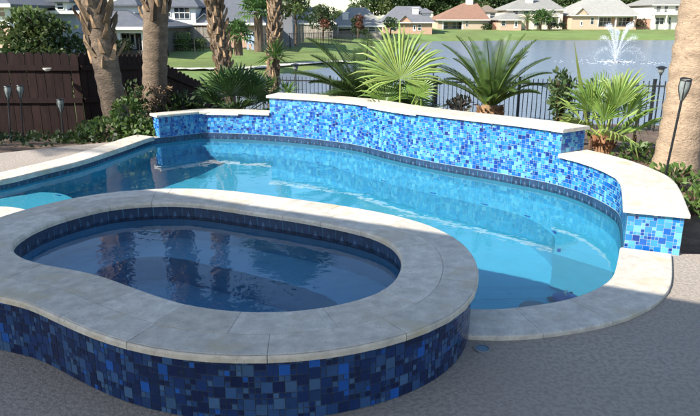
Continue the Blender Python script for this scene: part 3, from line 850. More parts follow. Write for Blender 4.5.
# ivy bed at the left
b = gp(118, 9.25); t = thing('ivy_bush', 'glossy light green ivy mound around the foot of the leftmost palm', 'ivy', b)
mb = MB()
for c, r, n in (((0,0,.10), (.62,.3,.26), 900), ((.42,.1,.1), (.42,.3,.2), 500), ((-.45,.05,-.02), (.35,.22,.14), 200), ((.12,.15,.32), (.22,.18,.3), 320)):
    bush_leaves(mb, c, r, n, .055, .075, [(.09,.16,.035), (.13,.20,.05), (.05,.09,.02), (.16,.22,.07)], rnd, .75)
mb.build('leaves', M['leaf'], t)
mb = MB()
for i in range(12): a = rnd.uniform(0, 6.28); mb.tube([(0,0,-.1), (math.cos(a)*.3, math.sin(a)*.2, .12), (math.cos(a)*.6, math.sin(a)*.3, .05)], [.012,.01,.006], 5, (.4,.35,.3))
mb.build('stems', M['bark'], t)
mb = MB()
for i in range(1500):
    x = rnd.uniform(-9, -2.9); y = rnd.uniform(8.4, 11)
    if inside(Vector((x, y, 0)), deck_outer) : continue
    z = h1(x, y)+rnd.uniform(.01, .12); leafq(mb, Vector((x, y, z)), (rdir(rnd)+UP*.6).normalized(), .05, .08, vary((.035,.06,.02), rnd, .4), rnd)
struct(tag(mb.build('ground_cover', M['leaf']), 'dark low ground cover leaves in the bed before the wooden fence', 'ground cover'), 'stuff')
b = gp(185, 11); leafy('shrub', 'dark shrub behind the low wall left of the dark fan palm', 178, 11.4, None, .75, .5, rnd, [(.04,.07,.025), (.06,.1,.03)], 420, w=.07, l=.14)
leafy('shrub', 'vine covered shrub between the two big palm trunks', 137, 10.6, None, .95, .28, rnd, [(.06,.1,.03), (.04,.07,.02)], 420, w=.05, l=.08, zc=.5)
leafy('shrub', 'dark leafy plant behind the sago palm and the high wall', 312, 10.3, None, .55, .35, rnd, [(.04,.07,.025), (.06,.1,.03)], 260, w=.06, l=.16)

# ------------------------------------------------------------------ torches and solar lamps
def torch(label, base, tip, dark=False):
    base = Vector(base); e = Vector(tip)-base; L = e.length
    t = thing('garden_torch', label, 'torch', base, group='garden torches')
    t.rotation_mode = 'QUATERNION'; t.rotation_quaternion = UP.rotation_difference(e.normalized())
    mb = MB(); mb.tube([(0,0,-.25), (0,0,L*.5), (0,0,L-.02)], .0115, 8); mb.build('pole', M['iron'], t)
    mb = MB(); mb.lathe([(.012,L-.04),(.022,L-.01),(.044,L+.05),(.052,L+.10),(.046,L+.148)], (0,0,0), 16); mb.build('glass_globe', M['lampglass'], t, smooth=True)
    mb = MB()
    for k in range(6):
        a = k*math.pi/3; o = Vector((math.cos(a), math.sin(a), 0))
        mb.tube([o*.014+UP*(L-.04), o*.046+UP*(L+.045), o*.056+UP*(L+.10), o*.050+UP*(L+.152)], .0035, 5)
    mb.lathe([(.05,L+.148),(.054,L+.155),(.05,L+.162),(.043,L+.158)], (0,0,0), 16)
    mb.build('cage', M['iron'], t)
def pt_at(u, v, y): return PD(u, v, y)
b = gp(661.5, 6.15); b.z = -.02
torch('black torch with smoked glass head leaning before the massive palm trunk', b, PD(682.5, 96, 6.0))
for u, v, y, lb in ((8, 97, 9.6, 'leftmost torch against the dark wooden fence'), (20.5, 96, 9.7, 'second torch from the left against the dark wooden fence'), (61, 110, 9.6, 'lower torch on the wooden fence, nearest the leaning palm')):
    tp = PD(u, v, y); b = gp(u+3, y); torch(lb, b, tp)
def solar(label, u, y, v):
    b = gp(u, y); tp = PD(u, v, y); H = tp.z-b.z
    t = thing('solar_lamp', label, 'garden lamp', b, group='black solar post lamps')
    mb = MB(); mb.tube([(0,0,-.2), (0,0,H-.16)], .013, 8); mb.build('post', M['iron'], t)
    mb = MB(); mb.lathe([(.02,H-.17),(.055,H-.13),(.07,H-.05),(.06,H-.045),(.05,H-.05)], (0,0,0), 14); mb.build('lamp_glass', M['lampglass'], t)
    mb = MB(); mb.lathe([(.03,H-.05),(.105,H-.05),(.11,H-.035),(.05,H-.012),(.0,H)], (0,0,0), 14); mb.lathe([(.0,H-.19),(.03,H-.19),(.03,H-.15),(0,H-.15)], (0,0,0), 10)
    mb.build('cap', M['iron'], t)
solar('black solar post lamp beside the right iron fence post', 653, 13.6, 65.5)
solar('black solar post lamp behind the fence left of the sago palm', 431.5, 14.6, 64)
solar('black solar post lamp on the lawn edge left of the dark sago palm', 297, 15.5, 63)
# small white light on the wooden fence rail
# ------------------------------------------------------------------ fences
def wood_fence(name, label, a, b, za, zb, ha, hb, step=.146, gapp=.006, rails=True, matn='wood', lean=0, stepdown=False, zrel=None):
    a = Vector((a.x, a.y, 0)); b = Vector((b.x, b.y, 0)); t = thing(name, label, 'fence', (a.x, a.y, ha)); rn = random.Random(5)
    d = (b-a); L = d.length; d.normalize(); q = Vector((-d.y, d.x, 0)); n = int(L/step)
    for part_lo in range(0, n, 100):
        mb = MB()
        for i in range(part_lo, min(n, part_lo+100)):
            k = (i+.5)/n; c = a+d*(i+.5)*step; w = step/2-gapp*rn.choice([.3, .5, .5, 1.0]); top = za+(zb-za)*k+rn.uniform(-.012, .012); bot = ha+(hb-ha)*k-.1
            tilt = rn.uniform(-.006, .006); th = .011; e = rn.uniform(-.004, .004)
            P_ = [(-w, bot), (w, bot), (w+tilt, top-.045), (w*.55+tilt, top), (-w*.55+tilt, top), (-w+tilt, top-.045)]
            vs = [c+d*x+q*(e-th)+UP*z for x, z in P_]+[c+d*x+q*(e+th)+UP*z for x, z in P_]
            g = rn.uniform(.7, 1.35)
            mb.add([v-Vector((a.x, a.y, ha)) for v in vs], [tuple(range(6)), tuple(range(11, 5, -1))]+[(i_, i_+6, (i_+1) % 6+6, (i_+1) % 6) for i_ in range(6)], (g, g, g))
        mb.build('board_panel', M[matn], t)
    if rails:
        for fr in (.12, .55, .86):
            mb = MB()
            A = a-q*.03+UP*(ha+(za-ha)*fr); B = b-q*.03+UP*(hb+(zb-hb)*fr)
            o = Vector((a.x, a.y, ha)); x = q*.018; z = UP*.042
            vs = [A-x-z, A+x-z, A+x+z, A-x+z, B-x-z, B+x-z, B+x+z, B-x+z]
            mb.add([v-o for v in vs], [(0,1,2,3), (7,6,5,4), (0,4,5,1), (1,5,6,2), (2,6,7,3), (3,7,4,0)]); mb.build('rail', M[matn], t)
    return t
YA, YB, YC, YD_ = 10.9, 11.1, 13.0, 16.0
A0 = PD(-420, 50, YA); A1 = PD(78, 53, YB); B1 = PD(147, 54, YC); C1 = PD(228, 95, YD_)
wood_fence('wooden_fence', 'dark stained wooden board fence at the left with light showing through its gaps', A0, A1, A0.z, A1.z, h1(A0.x, YA)-.3, h1(A1.x, YB)-.3, gapp=.008)
wood_fence('wooden_fence', 'dark wooden fence section behind the two big palm trunks', A1, B1, A1.z, B1.z, h1(A1.x, YB)-.3, h1(B1.x, YC)-.2)
wood_fence('wooden_fence', 'dark wooden fence section stepping down towards the lake', B1, C1, B1.z, C1.z, h1(B1.x, YC)-.2, h1(C1.x, YD_)-.1)
p = PD(47, 68, YA-.1)
fl = thing('fence_light', 'small pale half round light on the wooden fence rail', 'light', p)
mb = MB(); mb.lathe([(0,-.05),(.035,-.045),(.06,-.02),(.07,0),(0,.004)], (0,0,0), 14, (.8,.78,.72)); mb.build('shade', M['plastic'], fl)
mb = MB(); mb.box(-.02, .02, .03, .075, -.03, .0, (.1,.1,.1)); mb.build('bracket', M['plastic'], fl)
# iron fence
fp = [(225, 19.2, 75.5), (330, 18.6, 77), (436, 17.6, 77.5), (520, 16.6, 78.5), (592, 15.6, 80), (655, 14.6, 81), (760, 13.2, 83), (900, 12, 86)]
pts = [PD(u, v, y) for u, y, v in fp]
fence = thing('iron_fence', 'black iron picket fence between the planting bed and the lake', 'fence', (pts[0].x, pts[0].y, pts[0].z-1.25))
o = Vector(fence.location); pk = 0
for i in range(len(pts)-1):
    a, b = pts[i]-o, pts[i+1]-o; L = (b-a).length; n = int(L/.112); mb = MB()
    d = Vector((b.x-a.x, b.y-a.y, 0)).normalized(); q = Vector((-d.y, d.x, 0))
    for k in range(1, n):
        c = a.lerp(b, k/n); w = .0085
        mb.box(c.x-w, c.x+w, c.y-w, c.y+w, c.z-1.2, c.z)
    mb.build('picket_panel', M['iron'], fence)
    for dz in (-.11, -1.08):
        mb = MB(); A = a+UP*dz; B = b+UP*dz; x = q*.014; z = UP*.018
        mb.add([A-x-z, A+x-z, A+x+z, A-x+z, B-x-z, B+x-z, B+x+z, B-x+z], [(0,1,2,3), (7,6,5,4), (0,4,5,1), (1,5,6,2), (2,6,7,3), (3,7,4,0)]); mb.build('rail', M['iron'], fence)
for i, a in enumerate(pts):
    a = a-o; w = .052 if i == 2 else .03
    mb = MB(); mb.box(a.x-w, a.x+w, a.y-w, a.y+w, a.z-1.35, a.z+.03); mb.box(a.x-w*1.15, a.x+w*1.15, a.y-w*1.15, a.y+w*1.15, a.z+.03, a.z+.045); mb.build('post', M['iron'], fence)

# ------------------------------------------------------------------ trees
def tree_mesh(H, rx, rnd, cols, n, leaf=.5, lobes=9, trunk_r=.22, cb=.35):
    """returns (trunk MB, crown MB)"""
    tm_ = MB(); cm_ = MB()
    tm_.tube([(0,0,-.5), (.05,.03,H*.25), (-.05,0,H*.5), (.05,0,H*.8)], [trunk_r*1.3, trunk_r, trunk_r*.7, trunk_r*.25], 8, (.55,.5,.45))
    for i in range(lobes):
        a = i*2.4+rnd.uniform(-.4, .4); k = i/lobes; z = H*(cb+(1-cb)*.85*k+.03); rr = rx*math.sin(math.pi*(.28+.62*k))*.72
        c = Vector((math.cos(a)*rr, math.sin(a)*rr, z)); s = rx*rnd.uniform(.34, .52)
        tm_.tube([(0,0,z*.72), c*.5+UP*z*.42, c], [trunk_r*.45, trunk_r*.3, .03], 5, (.55,.5,.45))
        base = vary(rnd.choice(cols), rnd, .3)
        bush_leaves(cm_, c, (s, s, s*.72), n//lobes, leaf*.7, leaf, [base, vary(base, rnd, .3)], rnd, .55, .2)
    bush_leaves(cm_, (0, 0, H*(cb+(1-cb)*.5)), (rx*.62, rx*.62, H*(1-cb)*.42), n//5, leaf*.7, leaf, cols, rnd, .4, .2)
    return tm_, cm_
def make_tree(name, label, cat, loc, H, rx, rnd, cols, n, leaf=.5, lobes=9, tr=.22, cb=.35, group=None):
    t = thing(name, label, cat, loc, group=group); a, b = tree_mesh(H, rx, rnd, cols, n, leaf, lobes, tr, cb)
    a.build('trunk', M['bark'], t); b.build('crown', M['leaf'], t); return t
TG = [(.095,.14,.055), (.12,.17,.06), (.07,.115,.045), (.15,.20,.075)]
def gy(u, y): # ground point far away
    return gp(u, y)
b = gp(52, 15.5); b.z = PD(52, 60, 15.5).z-1.2
make_tree('oleander_bush', 'large oleander bush with narrow leaves behind the wooden fence', 'bush', b, 2.45, .95, rnd, [(.08,.13,.035), (.05,.09,.025), (.11,.16,.05)], 3600, leaf=.12, lobes=16, tr=.05, cb=.25)
for hu, hv, hy in ((-150, 12, 17), (-300, 8, 18.5)):
    b = gp(hu, hy); b.z -= .4
    make_tree('oleander_bush', 'tall bush outside the left edge behind the wooden fence, ' + ('nearer the view' if hu == -150 else 'farther from the view'), 'bush', b, 3.0, 1.3, rnd, [(.06,.10,.03), (.04,.07,.02)], 1800, leaf=.16, lobes=12, tr=.05, cb=.2)
b = gp(20, 17); b.z -= .5
make_tree('oleander_bush', 'dark lower shrub behind the left end of the wooden fence', 'bush', b, 1.5, 1.1, rnd, [(.03,.05,.018), (.04,.06,.02)], 1500, leaf=.13, lobes=9, tr=.04, cb=.2)
# far trees behind the houses
pro = [make_tree('broadleaf_tree', 'x', 'tree', (0, 0, 0), H, rx, rnd, TG, 2600, leaf=.75, lobes=14, tr=.3, cb=.3, group='tall trees behind the far houses') for H, rx in ((14, 5.0), (16, 5.6), (12.5, 5.4))]
far = [(300,175,.36),(318,175,.33),(338,178,.33),(354,176,.40),(372,180,.9),(386,178,1.0),(402,184,1.05),(418,186,1.0),(434,184,1.1),(449,190,.95),(466,192,.95),(482,180,1.05),(494,182,1.0),(508,188,1.0),(522,192,1.05),(540,196,1.0),(556,186,1.1),(569,178,1.0),(578,182,1.1),(592,190,1.0),(610,192,1.05),(628,184,1.0),(640,178,1.1),(650,184,1.0),(668,190,1.1),(690,190,1.0),(284,150,.5),(262,112,1.2),(236,108,1.6),(205,100,1.7),(170,98,1.8),(130,95,1.8),(90,90,1.7),(40,85,1.8),(0,84,1.8)]
words = ['above the pale grey roofed house', 'at the open gap of sky', 'low on the skyline under the open sky', 'low on the skyline beside the chimneyed roof', 'behind the pale grey roof, left of the fan palm tip', 'just right of the pale grey roof ridge', 'above the dark grey roofed house', 'right of the white chimney of the dark grey roof', 'left of the red brown roof', 'behind the left slope of the red brown roof', 'behind the ridge of the red brown roof', 'right of the red brown roof', 'above the gap between red brown roof and balconied house', 'above the left wing of the balconied house', 'behind the chimney of the balconied house', 'behind the ridge of the balconied house', 'right of the balconied house roof', 'in the gap left of the big hip roofed house', 'above the left slope of the big hip roof', 'behind the big hip roof', 'above the fountain behind the big hip roof', 'right end of the big hip roof', 'in the gap beside the cream balcony house', 'left of the cream balcony house', 'above the cream balcony house', 'behind the massive palm trunk', 'behind the small leafy tree on the left bank', 'above the small fan palm on the left lawn', 'above the dark roofed near house', 'behind the white sided near house', 'behind the thick upright palm trunk', 'above the porch house', 'above the leftmost palm trunk', 'behind the oleander bush', 'at the far left edge behind the houses']
for i, (u, y, s) in enumerate(far):
    g = gy(u, y); lb = 'tall dark green tree ' + words[i]
    if i < 3: t = pro[i]; t.location = g; t['label'] = lb; t.scale = (s*1.05, s*1.05, s)
    else: t = copy_tree(pro[i % 3], g, rnd.uniform(0, 6.28), lb, 'tall trees behind the far houses', (s*1.05, s*1.05, s*rnd.uniform(.95, 1.1)))
make_tree('broadleaf_tree', 'small open leafy tree on the left bank beside the grey sided house', 'tree', PD(296, 41, 72), 6.4, 2.0, rnd, [(.06,.10,.03), (.09,.13,.04)], 1500, leaf=.3, lobes=11, tr=.13, cb=.4)
make_tree('crepe_myrtle', 'round reddish green crepe myrtle before the house with the white chimney', 'tree', PD(323, 37, 92), 4.3, 1.9, rnd, [(.06,.09,.035), (.05,.08,.03), (.18,.075,.05)], 1400, leaf=.3, lobes=11, tr=.12, cb=.3)
make_tree('crepe_myrtle', 'small red tinged tree beside the porch of the pale grey roofed house', 'tree', PD(358, 34, 101), 2.9, 1.0, rnd, [(.06,.09,.035), (.18,.075,.05)], 600, leaf=.28, lobes=7, tr=.1, cb=.3)
make_tree('broadleaf_tree', 'small bright green tree before the dark grey roofed house', 'tree', PD(390.5, 32, 118), 2.6, 1.3, rnd, [(.12,.2,.05), (.10,.17,.04)], 600, leaf=.28, lobes=7, tr=.1, cb=.25)
def hedge(label, u0, u1, y, v0, v1, rnd, cols, leaf=.25, n=500, dz=1.2):
    a = PD(u0, v0, y); b = PD(u1, v1, y); t = thing('clipped_shrub', label, 'shrub', ((a.x+b.x)/2, y, a.z))
    mb = MB(); H = b.z-a.z; w = (b.x-a.x)/2; mb2 = MB()
    for k in range(5): mb2.tube([(w*(k/2-1)*.7, 0, -.4), (w*(k/2-1)*.8, 0, H*.7)], [.05, .02], 5, (.5,.4,.3))
    mb2.build('stems', M['bark'], t)
    for k in range(5): bush_leaves(mb, (w*(k/2-1)*.75, 0, H*.5), (w*.38, dz*.6, H*.55), n//5, leaf*.7, leaf, cols, rnd, .5)
    mb.build('leaves', M['leaf'], t)
hedge('bright green round shrub before the grey board fence on the left lawn', 176, 189, 60, 50, 33, rnd, [(.13,.22,.05), (.10,.17,.04)], .16, 800)
hedge('second green shrub before the grey board fence, with a dark base', 188, 205, 60.5, 49, 38, rnd, [(.05,.08,.025), (.07,.11,.03)], .16, 700)
hedge('row of dark clipped shrubs at the foot of the balconied white house', 549, 566, 149, 27.5, 23.5, rnd, [(.035,.06,.02)], .35, 300)
hedge('dark shrub right of the red brown roofed house', 482, 492, 150, 30, 24, rnd, [(.04,.07,.022)], .35, 260)
hedge('dark shrub between the big hip roofed house and the cream balcony house', 632, 646, 152, 27, 19, rnd, [(.05,.07,.025), (.12,.06,.04)], .4, 260)
hedge('dark hedge beside the porch of the pale grey roofed house', 350, 368, 104, 34, 29.5, rnd, [(.04,.07,.022)], .3, 300)
hedge('dark shrubs under the wall of the porch house', 104, 131, 50.5, 51, 40, rnd, [(.025,.04,.015)], .2, 600)

# ------------------------------------------------------------------ houses
def house(label, y, u0, u1, vb, ve, vr, ru0, ru1, depth, wall, roof, wm='brick', spans=None, feats=(), chim=None, name='house', yaw=0, ov=.5, gable=None):
    """front wall on the plane at distance y; spans: (u0,u1,setback) porch recesses; feats: (kind,u0,v0,u1,v1[,setback])"""
    A = PD(u0, vb, y); B = PD(u1, vb, y); ze = PD((u0+u1)/2, ve, y).z
    o = Vector((A.x, y, A.z)); t = thing(name, label, 'house', o)
    X0, X1 = 0, B.x-A.x; E = ze-A.z
    spans = spans or [(u0, u1, 0)]
    mb = MB()
    for (a, b, s) in spans:
        xa, xb = PD(a, vb, y).x-o.x, PD(b, vb, y).x-o.x
        mb.box(xa, xb, s, depth, -1.5, E, wall)
        if s:
            mb.box(xa, xb, 0, s, -1.5, -.02, wall)
    mb.build('wall', M[wm], t)
    if any(s for _, _, s in spans):
        for (a, b, s) in spans:
            if not s: continue
            xa, xb = PD(a, vb, y).x-o.x, PD(b, vb, y).x-o.x; nc = max(2, int((xb-xa)/3.5)+1)
            mb = MB(); mb.box(xa, xb, .02, .3, E-.45, E-.003, (1, 1, 1)); mb.build('porch_beam', M['frame'], t)
            for k in range(nc):
                x = xa+.15+(xb-xa-.3)*k/(nc-1); mb = MB(); mb.box(x-.13, x+.13, .03, .29, -.02, E-.45, (1,1,1)); mb.build('column', M['frame'], t)
    zr = PD((ru0+ru1)/2, vr, y+depth/2).z-o.z; ra = PD(ru0, vr, y+depth/2).x-o.x; rb = PD(ru1, vr, y+depth/2).x-o.x
    mb = MB(); ym = depth/2
    e = [(X0-ov, -ov, E), (X1+ov, -ov, E), (X1+ov, depth+ov, E), (X0-ov, depth+ov, E), (ra, ym, zr), (rb, ym, zr)]
    lo = [(x, y_, z-.16) for x, y_, z in e[:4]]
    mb.add(e+lo, [(0,1,5,4), (1,2,5), (2,3,4,5), (3,0,4), (0,6,7,1), (1,7,8,2), (2,8,9,3), (3,9,6,0), (9,8,7,6)], roof)
    r_ = mb.build('roof', M['roof'], t)
    mb = MB(); mb.box(X0-ov-.04, X1+ov+.04, -ov-.10, -ov-.004, E-.2, E+.03, (.9,.88,.84)); mb.build('gutter', M['frame'], t)
    if chim:
        cu, cv0, cv1, cw, cd = chim; c = PD(cu, cv0, y+cd); mb = MB()
        mb.box(c.x-o.x-cw, c.x-o.x+cw, cd-.5, cd+.5, PD(cu, cv1, y+cd).z-o.z-1.5, c.z-o.z, (.62,.6,.54)); mb.box(c.x-o.x-cw-.08, c.x-o.x+cw+.08, cd-.58, cd+.58, c.z-o.z, c.z-o.z+.15, (.7,.7,.7)); mb.build('chimney', M['paint'], t)
    for ft in feats:
        kind, a, va, b, vb_ = ft[:5]; s = ft[5] if len(ft) > 5 else 0
        p0 = PD(a, vb_, y+s); p1 = PD(b, va, y+s); x0, x1, z0, z1 = p0.x-o.x, p1.x-o.x, p0.z-o.z, p1.z-o.z
        if kind == 'window':
            f = .07 if x1-x0 > .5 else .04; yf = s-.06
            mb = MB(); mb.box(x0-f, x0, yf, s-.003, z0-f, z1+f); mb.box(x1, x1+f, yf, s-.003, z0-f, z1+f); mb.box(x0, x1, yf, s-.003, z1, z1+f); mb.box(x0, x1, yf, s-.003, z0-f, z0)
            nm = max(1, round((x1-x0)/1.0))
            for k in range(1, nm): xx = x0+(x1-x0)*k/nm; mb.box(xx-.05, xx+.05, yf, s-.003, z0, z1)
            zz = (z0+z1)/2; mb.box(x0, x1, yf+.02, s-.003, zz-.03, zz+.03)
            w = mb.build('window', M['frame'], t)
            mb = MB(); mb.box(x0, x1, s-.03, s-.002, z0, z1); mb.build('pane', M['glasspane'], w)
        elif kind == 'door':
            mb = MB(); mb.box(x0, x1, s-.06, s-.002, z0, z1, (.8,.78,.74)); w = mb.build('door', M['plastic'], t)
            mb = MB(); mb.box(x0+(x1-x0)*.25, x1-(x1-x0)*.25, s-.07, s-.062, z0+(z1-z0)*.25, z1-(z1-z0)*.1); mb.build('pane', M['glasspane'], w)
        elif kind == 'box':       # another wall block in front or above: wall colour and roof
            col, dd, rc, hv = ft[6], ft[7], ft[8], ft[9]
            mb = MB(); mb.box(x0, x1, s-.02, s+dd, z0, z1, col); mb.build('wing_wall', M['paint'], t)
            if rc:
                h = PD((a+b)/2, hv, y+s+dd/2).z-o.z; xm = (x0+x1)/2; k = (x1-x0)*.12
                e = [(x0-.4, s-.4, z1), (x1+.4, s-.4, z1), (x1+.4, s+dd+.4, z1), (x0-.4, s+dd+.4, z1), (xm-k, s+dd/2, h), (xm+k, s+dd/2, h)]
                lo = [(x, y_, z-.14) for x, y_, z in e[:4]]; mb = MB()
                mb.add(e+lo, [(0,1,5,4), (1,2,5), (2,3,4,5), (3,0,4), (0,6,7,1), (1,7,8,2), (2,8,9,3), (3,9,6,0), (9,8,7,6)], rc); mb.build('wing_roof', M['roof'], t)
        elif kind == 'gable':     # brick gable dormer facing the camera
            col, rc = ft[6], ft[7]; xm = (x0+x1)/2; dd = 4
            mb = MB(); mb.add([(x0, s-.02, z0), (x1, s-.02, z0), (x1, s-.02, z0+(z1-z0)*.3), (xm, s-.02, z1), (x0, s-.02, z0+(z1-z0)*.3)], [(0,1,2,3,4)], col)
            mb.build('gable_wall', M['brick'], t)
            zl = z0+(z1-z0)*.3; g = .25; mb = MB()
            for sx, xx in ((-1, x0-g), (1, x1+g)):
                a_ = [(xx, s-.3, zl-.15), (xm, s-.3, z1+.12), (xm, s+dd, z1+.12), (xx, s+dd, zl-.15)]
                mb.add(a_+[(p[0], p[1], p[2]-.12) for p in a_], [(0,1,2,3), (7,6,5,4), (0,4,5,1), (1,5,6,2), (2,6,7,3), (3,7,4,0)], rc)
            mb.build('gable_roof', M['roof'], t)
        elif kind == 'balcony':
            mb = MB(); n = max(4, int((x1-x0)/.35)); yb = s-1.3
            mb.box(x0, x1, yb, s-.003, z0-.2, z0); mb.box(x0, x1, yb, yb+.06, z1-.07, z1)
            for k in range(n+1): xx = x0+(x1-x0)*k/n; mb.box(xx-.03, xx+.03, yb+.01, yb+.05, z0, z1-.07)
            mb.build('balcony', M['frame'], t)
            for k in (0, .5, 1):
                xx = x0+(x1-x0)*k; mb = MB(); mb.box(xx-.12, xx+.12, yb+.07, yb+.3, -1.0, z0-.21); mb.build('column', M['frame'], t)
    return t
PB = (.47, .30, .20); TB = (.50, .40, .29); CR = (.66, .61, .52); WH = (.74, .73, .69)
DGR = (.105, .115, .135); GR = (.26, .255, .23); LG = (.33, .325, .29); RB = (.26, .145, .095)
# near houses on the left bank
house('white sided near house with a triple upper window above a pink brick wall', 66, 160, 262, 46, 23, -9, 205, 240, 12, (.50,.33,.24), DGR,
      feats=[('box', 160, 6, 195, 24, -.6, WH, 8, DGR, -6), ('window', 175, 6.5, 178.5, 18.5, -.62), ('window', 180, 6.5, 183.8, 18.5, -.62), ('window', 185.3, 6.5, 189, 18.5, -.62),
             ('window', 166, 9, 170, 16, -.62), ('gable', 197, 14, 213, 22.5, -.3, (.30,.31,.34), DGR), ('window', 246, 30, 250, 42), ('door', 252, 31, 256, 43)])
house('grey sided two storey house behind the pale barked palm', 74, 276, 293, 42, 3, -8, 281, 288, 9, (.20,.21,.24), DGR, wm='paint', feats=[('window', 279, 22, 282, 32), ('window', 285, 8, 289, 16)])
house('porch house with a dark roof and a white post, between the big trunks', 52, 84, 149, 50, 27, 4, 96, 118, 13, (.10,.085,.075), DGR, spans=[(84, 118, 0), (118, 146, 1.8), (146, 149, 0)],
      feats=[('door', 130.5, 33, 135.5, 49, 1.8), ('window', 121, 30, 126, 38, 1.8), ('box', 114, 4.5, 134, 13, 4.5, WH, 4, DGR, -5)])
house('white house at the far left with a side window over brick', 44, -60, 13, 52, 4, -20, -40, -10, 12, WH, DGR, wm='paint', feats=[('window', 0, 6, 4.2, 16), ('box', -50, 27, 12, 50, -.15, (.50,.34,.26), 1.2, None, 0)])
house('blue grey gabled house behind the oleander bush', 50, 14, 80, 52, 11, -14, 30, 62, 13, (.27,.29,.34), DGR, wm='paint', feats=[('box', 56, 0, 66, 12, -.4, WH, 3, DGR, -5), ('window', 58, 3, 63, 9, -.42)])
# far shore
house('grey roofed house with a white chimney behind the crepe myrtle', 100, 296, 333, 38, 23, 7, 306, 322, 13, (.22,.2,.19), GR, chim=(311.5, 12.5, 22, .45, 2.5), feats=[('window', 303, 27, 307, 33), ('window', 326, 27, 330, 33)])
house('pale grey roofed house with a columned porch, left of the bright fan palm', 109, 331, 382, 33.5, 25.5, 7.3, 350, 366, 15, (.40,.34,.28), GR, spans=[(331, 337, 0), (337, 354, 2.2), (354, 382, 0)], chim=(345.3, 13, 24, .5, 2.5),
      feats=[('window', 342, 27, 348, 33, 2.2), ('window', 369, 26.5, 375, 31.5)])
house('dark grey roofed house with a brick gable and a white chimney', 133, 383, 432, 31, 22, 6, 396, 420, 16, (.50,.32,.23), (.15,.155,.17), chim=(415.6, 8, 18, .6, 4),
      feats=[('gable', 399, 15.5, 411, 24, -.4, (.62,.36,.24), (.15,.155,.17)), ('box', 422, 12.5, 431, 19.5, 3.0, WH, 5, (.15,.155,.17), 8), ('window', 391, 25, 396, 30), ('window', 418, 24.5, 421, 30), ('door', 413, 25, 416, 31)])
house('big red brown roofed brick house across the lake', 151, 437.5, 487, 30, 19.5, 2.6, 464, 477, 17, TB, RB, spans=[(437.5, 442, 0), (442, 463, 2.4), (463, 487, 0)], chim=(469.5, -2, 6, .8, 8),
      feats=[('window', 444, 22, 448, 28.5, 2.4), ('window', 452, 22, 461, 28.5, 2.4), ('window', 466, 21, 467.8, 26), ('box', 482, 11.5, 496, 23, 7, CR, 7, (.20,.16,.12), 5), ('window', 490, 13, 495, 18, 7)])
house('low brick garage wing with a grey roof beside the balconied house', 148, 500, 521, 29, 19.5, 12.5, 506, 514, 12, (.58,.38,.28), GR, feats=[('window', 501.5, 21, 505.5, 25.5), ('door', 514, 21, 518, 28)], name='garage')
house('balconied two storey white house behind the three palms', 154, 507, 562, 27.5, 9.5, -2, 522, 548, 17, (.72,.62,.50), GR, wm='paint', chim=(529.8, -6, 6, .8, 5),
      feats=[('window', 513, 10.5, 518, 14), ('window', 524, 10, 529, 13.5), ('window', 531, 10, 536, 14), ('window', 539, 10, 546, 14), ('window', 549, 10, 556, 14), ('balcony', 532, 13, 558, 16, 0), ('window', 534, 18.5, 541, 25.5), ('window', 545, 18.5, 556, 25.5)])
house('big hip roofed brick house behind the fountain', 152, 571, 636, 26.5, 15, -6, 596, 612, 18, (.58,.42,.30), LG, spans=[(571, 597, 0), (597, 634, 2.6), (634, 636, 0)],
      feats=[('door', 580, 21, 583, 26), ('window', 590.5, 17.5, 594, 24), ('window', 599, 17.5, 611, 25.5, 2.6), ('window', 618, 17.5, 630, 25.5, 2.6), ('gable', 576, 8, 588, 16, -.4, (.58,.42,.30), LG)])
house('cream two storey house with a balcony left of the massive trunk', 153, 651, 706, 26, 4.5, -8, 664, 690, 16, CR, GR, wm='paint',
      feats=[('window', 656, 6, 661, 11.5), ('window', 664, 6, 668, 12), ('window', 675, 6, 680, 11), ('balcony', 652, 10, 678, 14, 0), ('window', 655, 17.5, 664, 24), ('window', 668, 17, 671, 24)])
# low brick garden walls
def gwall(label, y, u0, u1, v0, v1, col):
    a = PD(u0, v1, y); b = PD(u1, v0, y); t = thing('garden_wall', label, 'wall', a); mb = MB(); mb.box(0, b.x-a.x, 0, .3, -.8, b.z-a.z, col); mb.build('brick_face', M['brick'], t)
    mb = MB(); mb.box(-.05, b.x-a.x+.05, -.05, .35, b.z-a.z, b.z-a.z+.08, (.6,.5,.4)); mb.build('wall_cap', M['brick'], t)
gwall('low pink brick garden wall right of the red brown roofed house', 152, 492, 500, 23.5, 29, (.55,.33,.25))
gwall('low pink brick wall between the hip roofed and cream houses', 153.5, 637, 651, 19, 26, (.5,.3,.22))
# grey board fences on the left bank
def gfence(label, y, u0, v0, u1, v1, h, y2=None):
    a = PD(u0, v0, y); b = PD(u1, v1, y2 or y)
    wood_fence('board_fence', label, a, b, a.z+h, b.z+h, a.z, b.z, step=.3, gapp=.02, rails=False, matn='greywood')
gfence('weathered grey board fence before the white sided house', 64.5, 148, 46, 226, 46, 1.75)
gfence('weathered board fence before the white chimney house', 95, 300, 38.5, 332, 36.5, 1.7)
gfence('dark grey board fence beside the grey sided house', 76, 288, 42, 305, 41, 1.9)
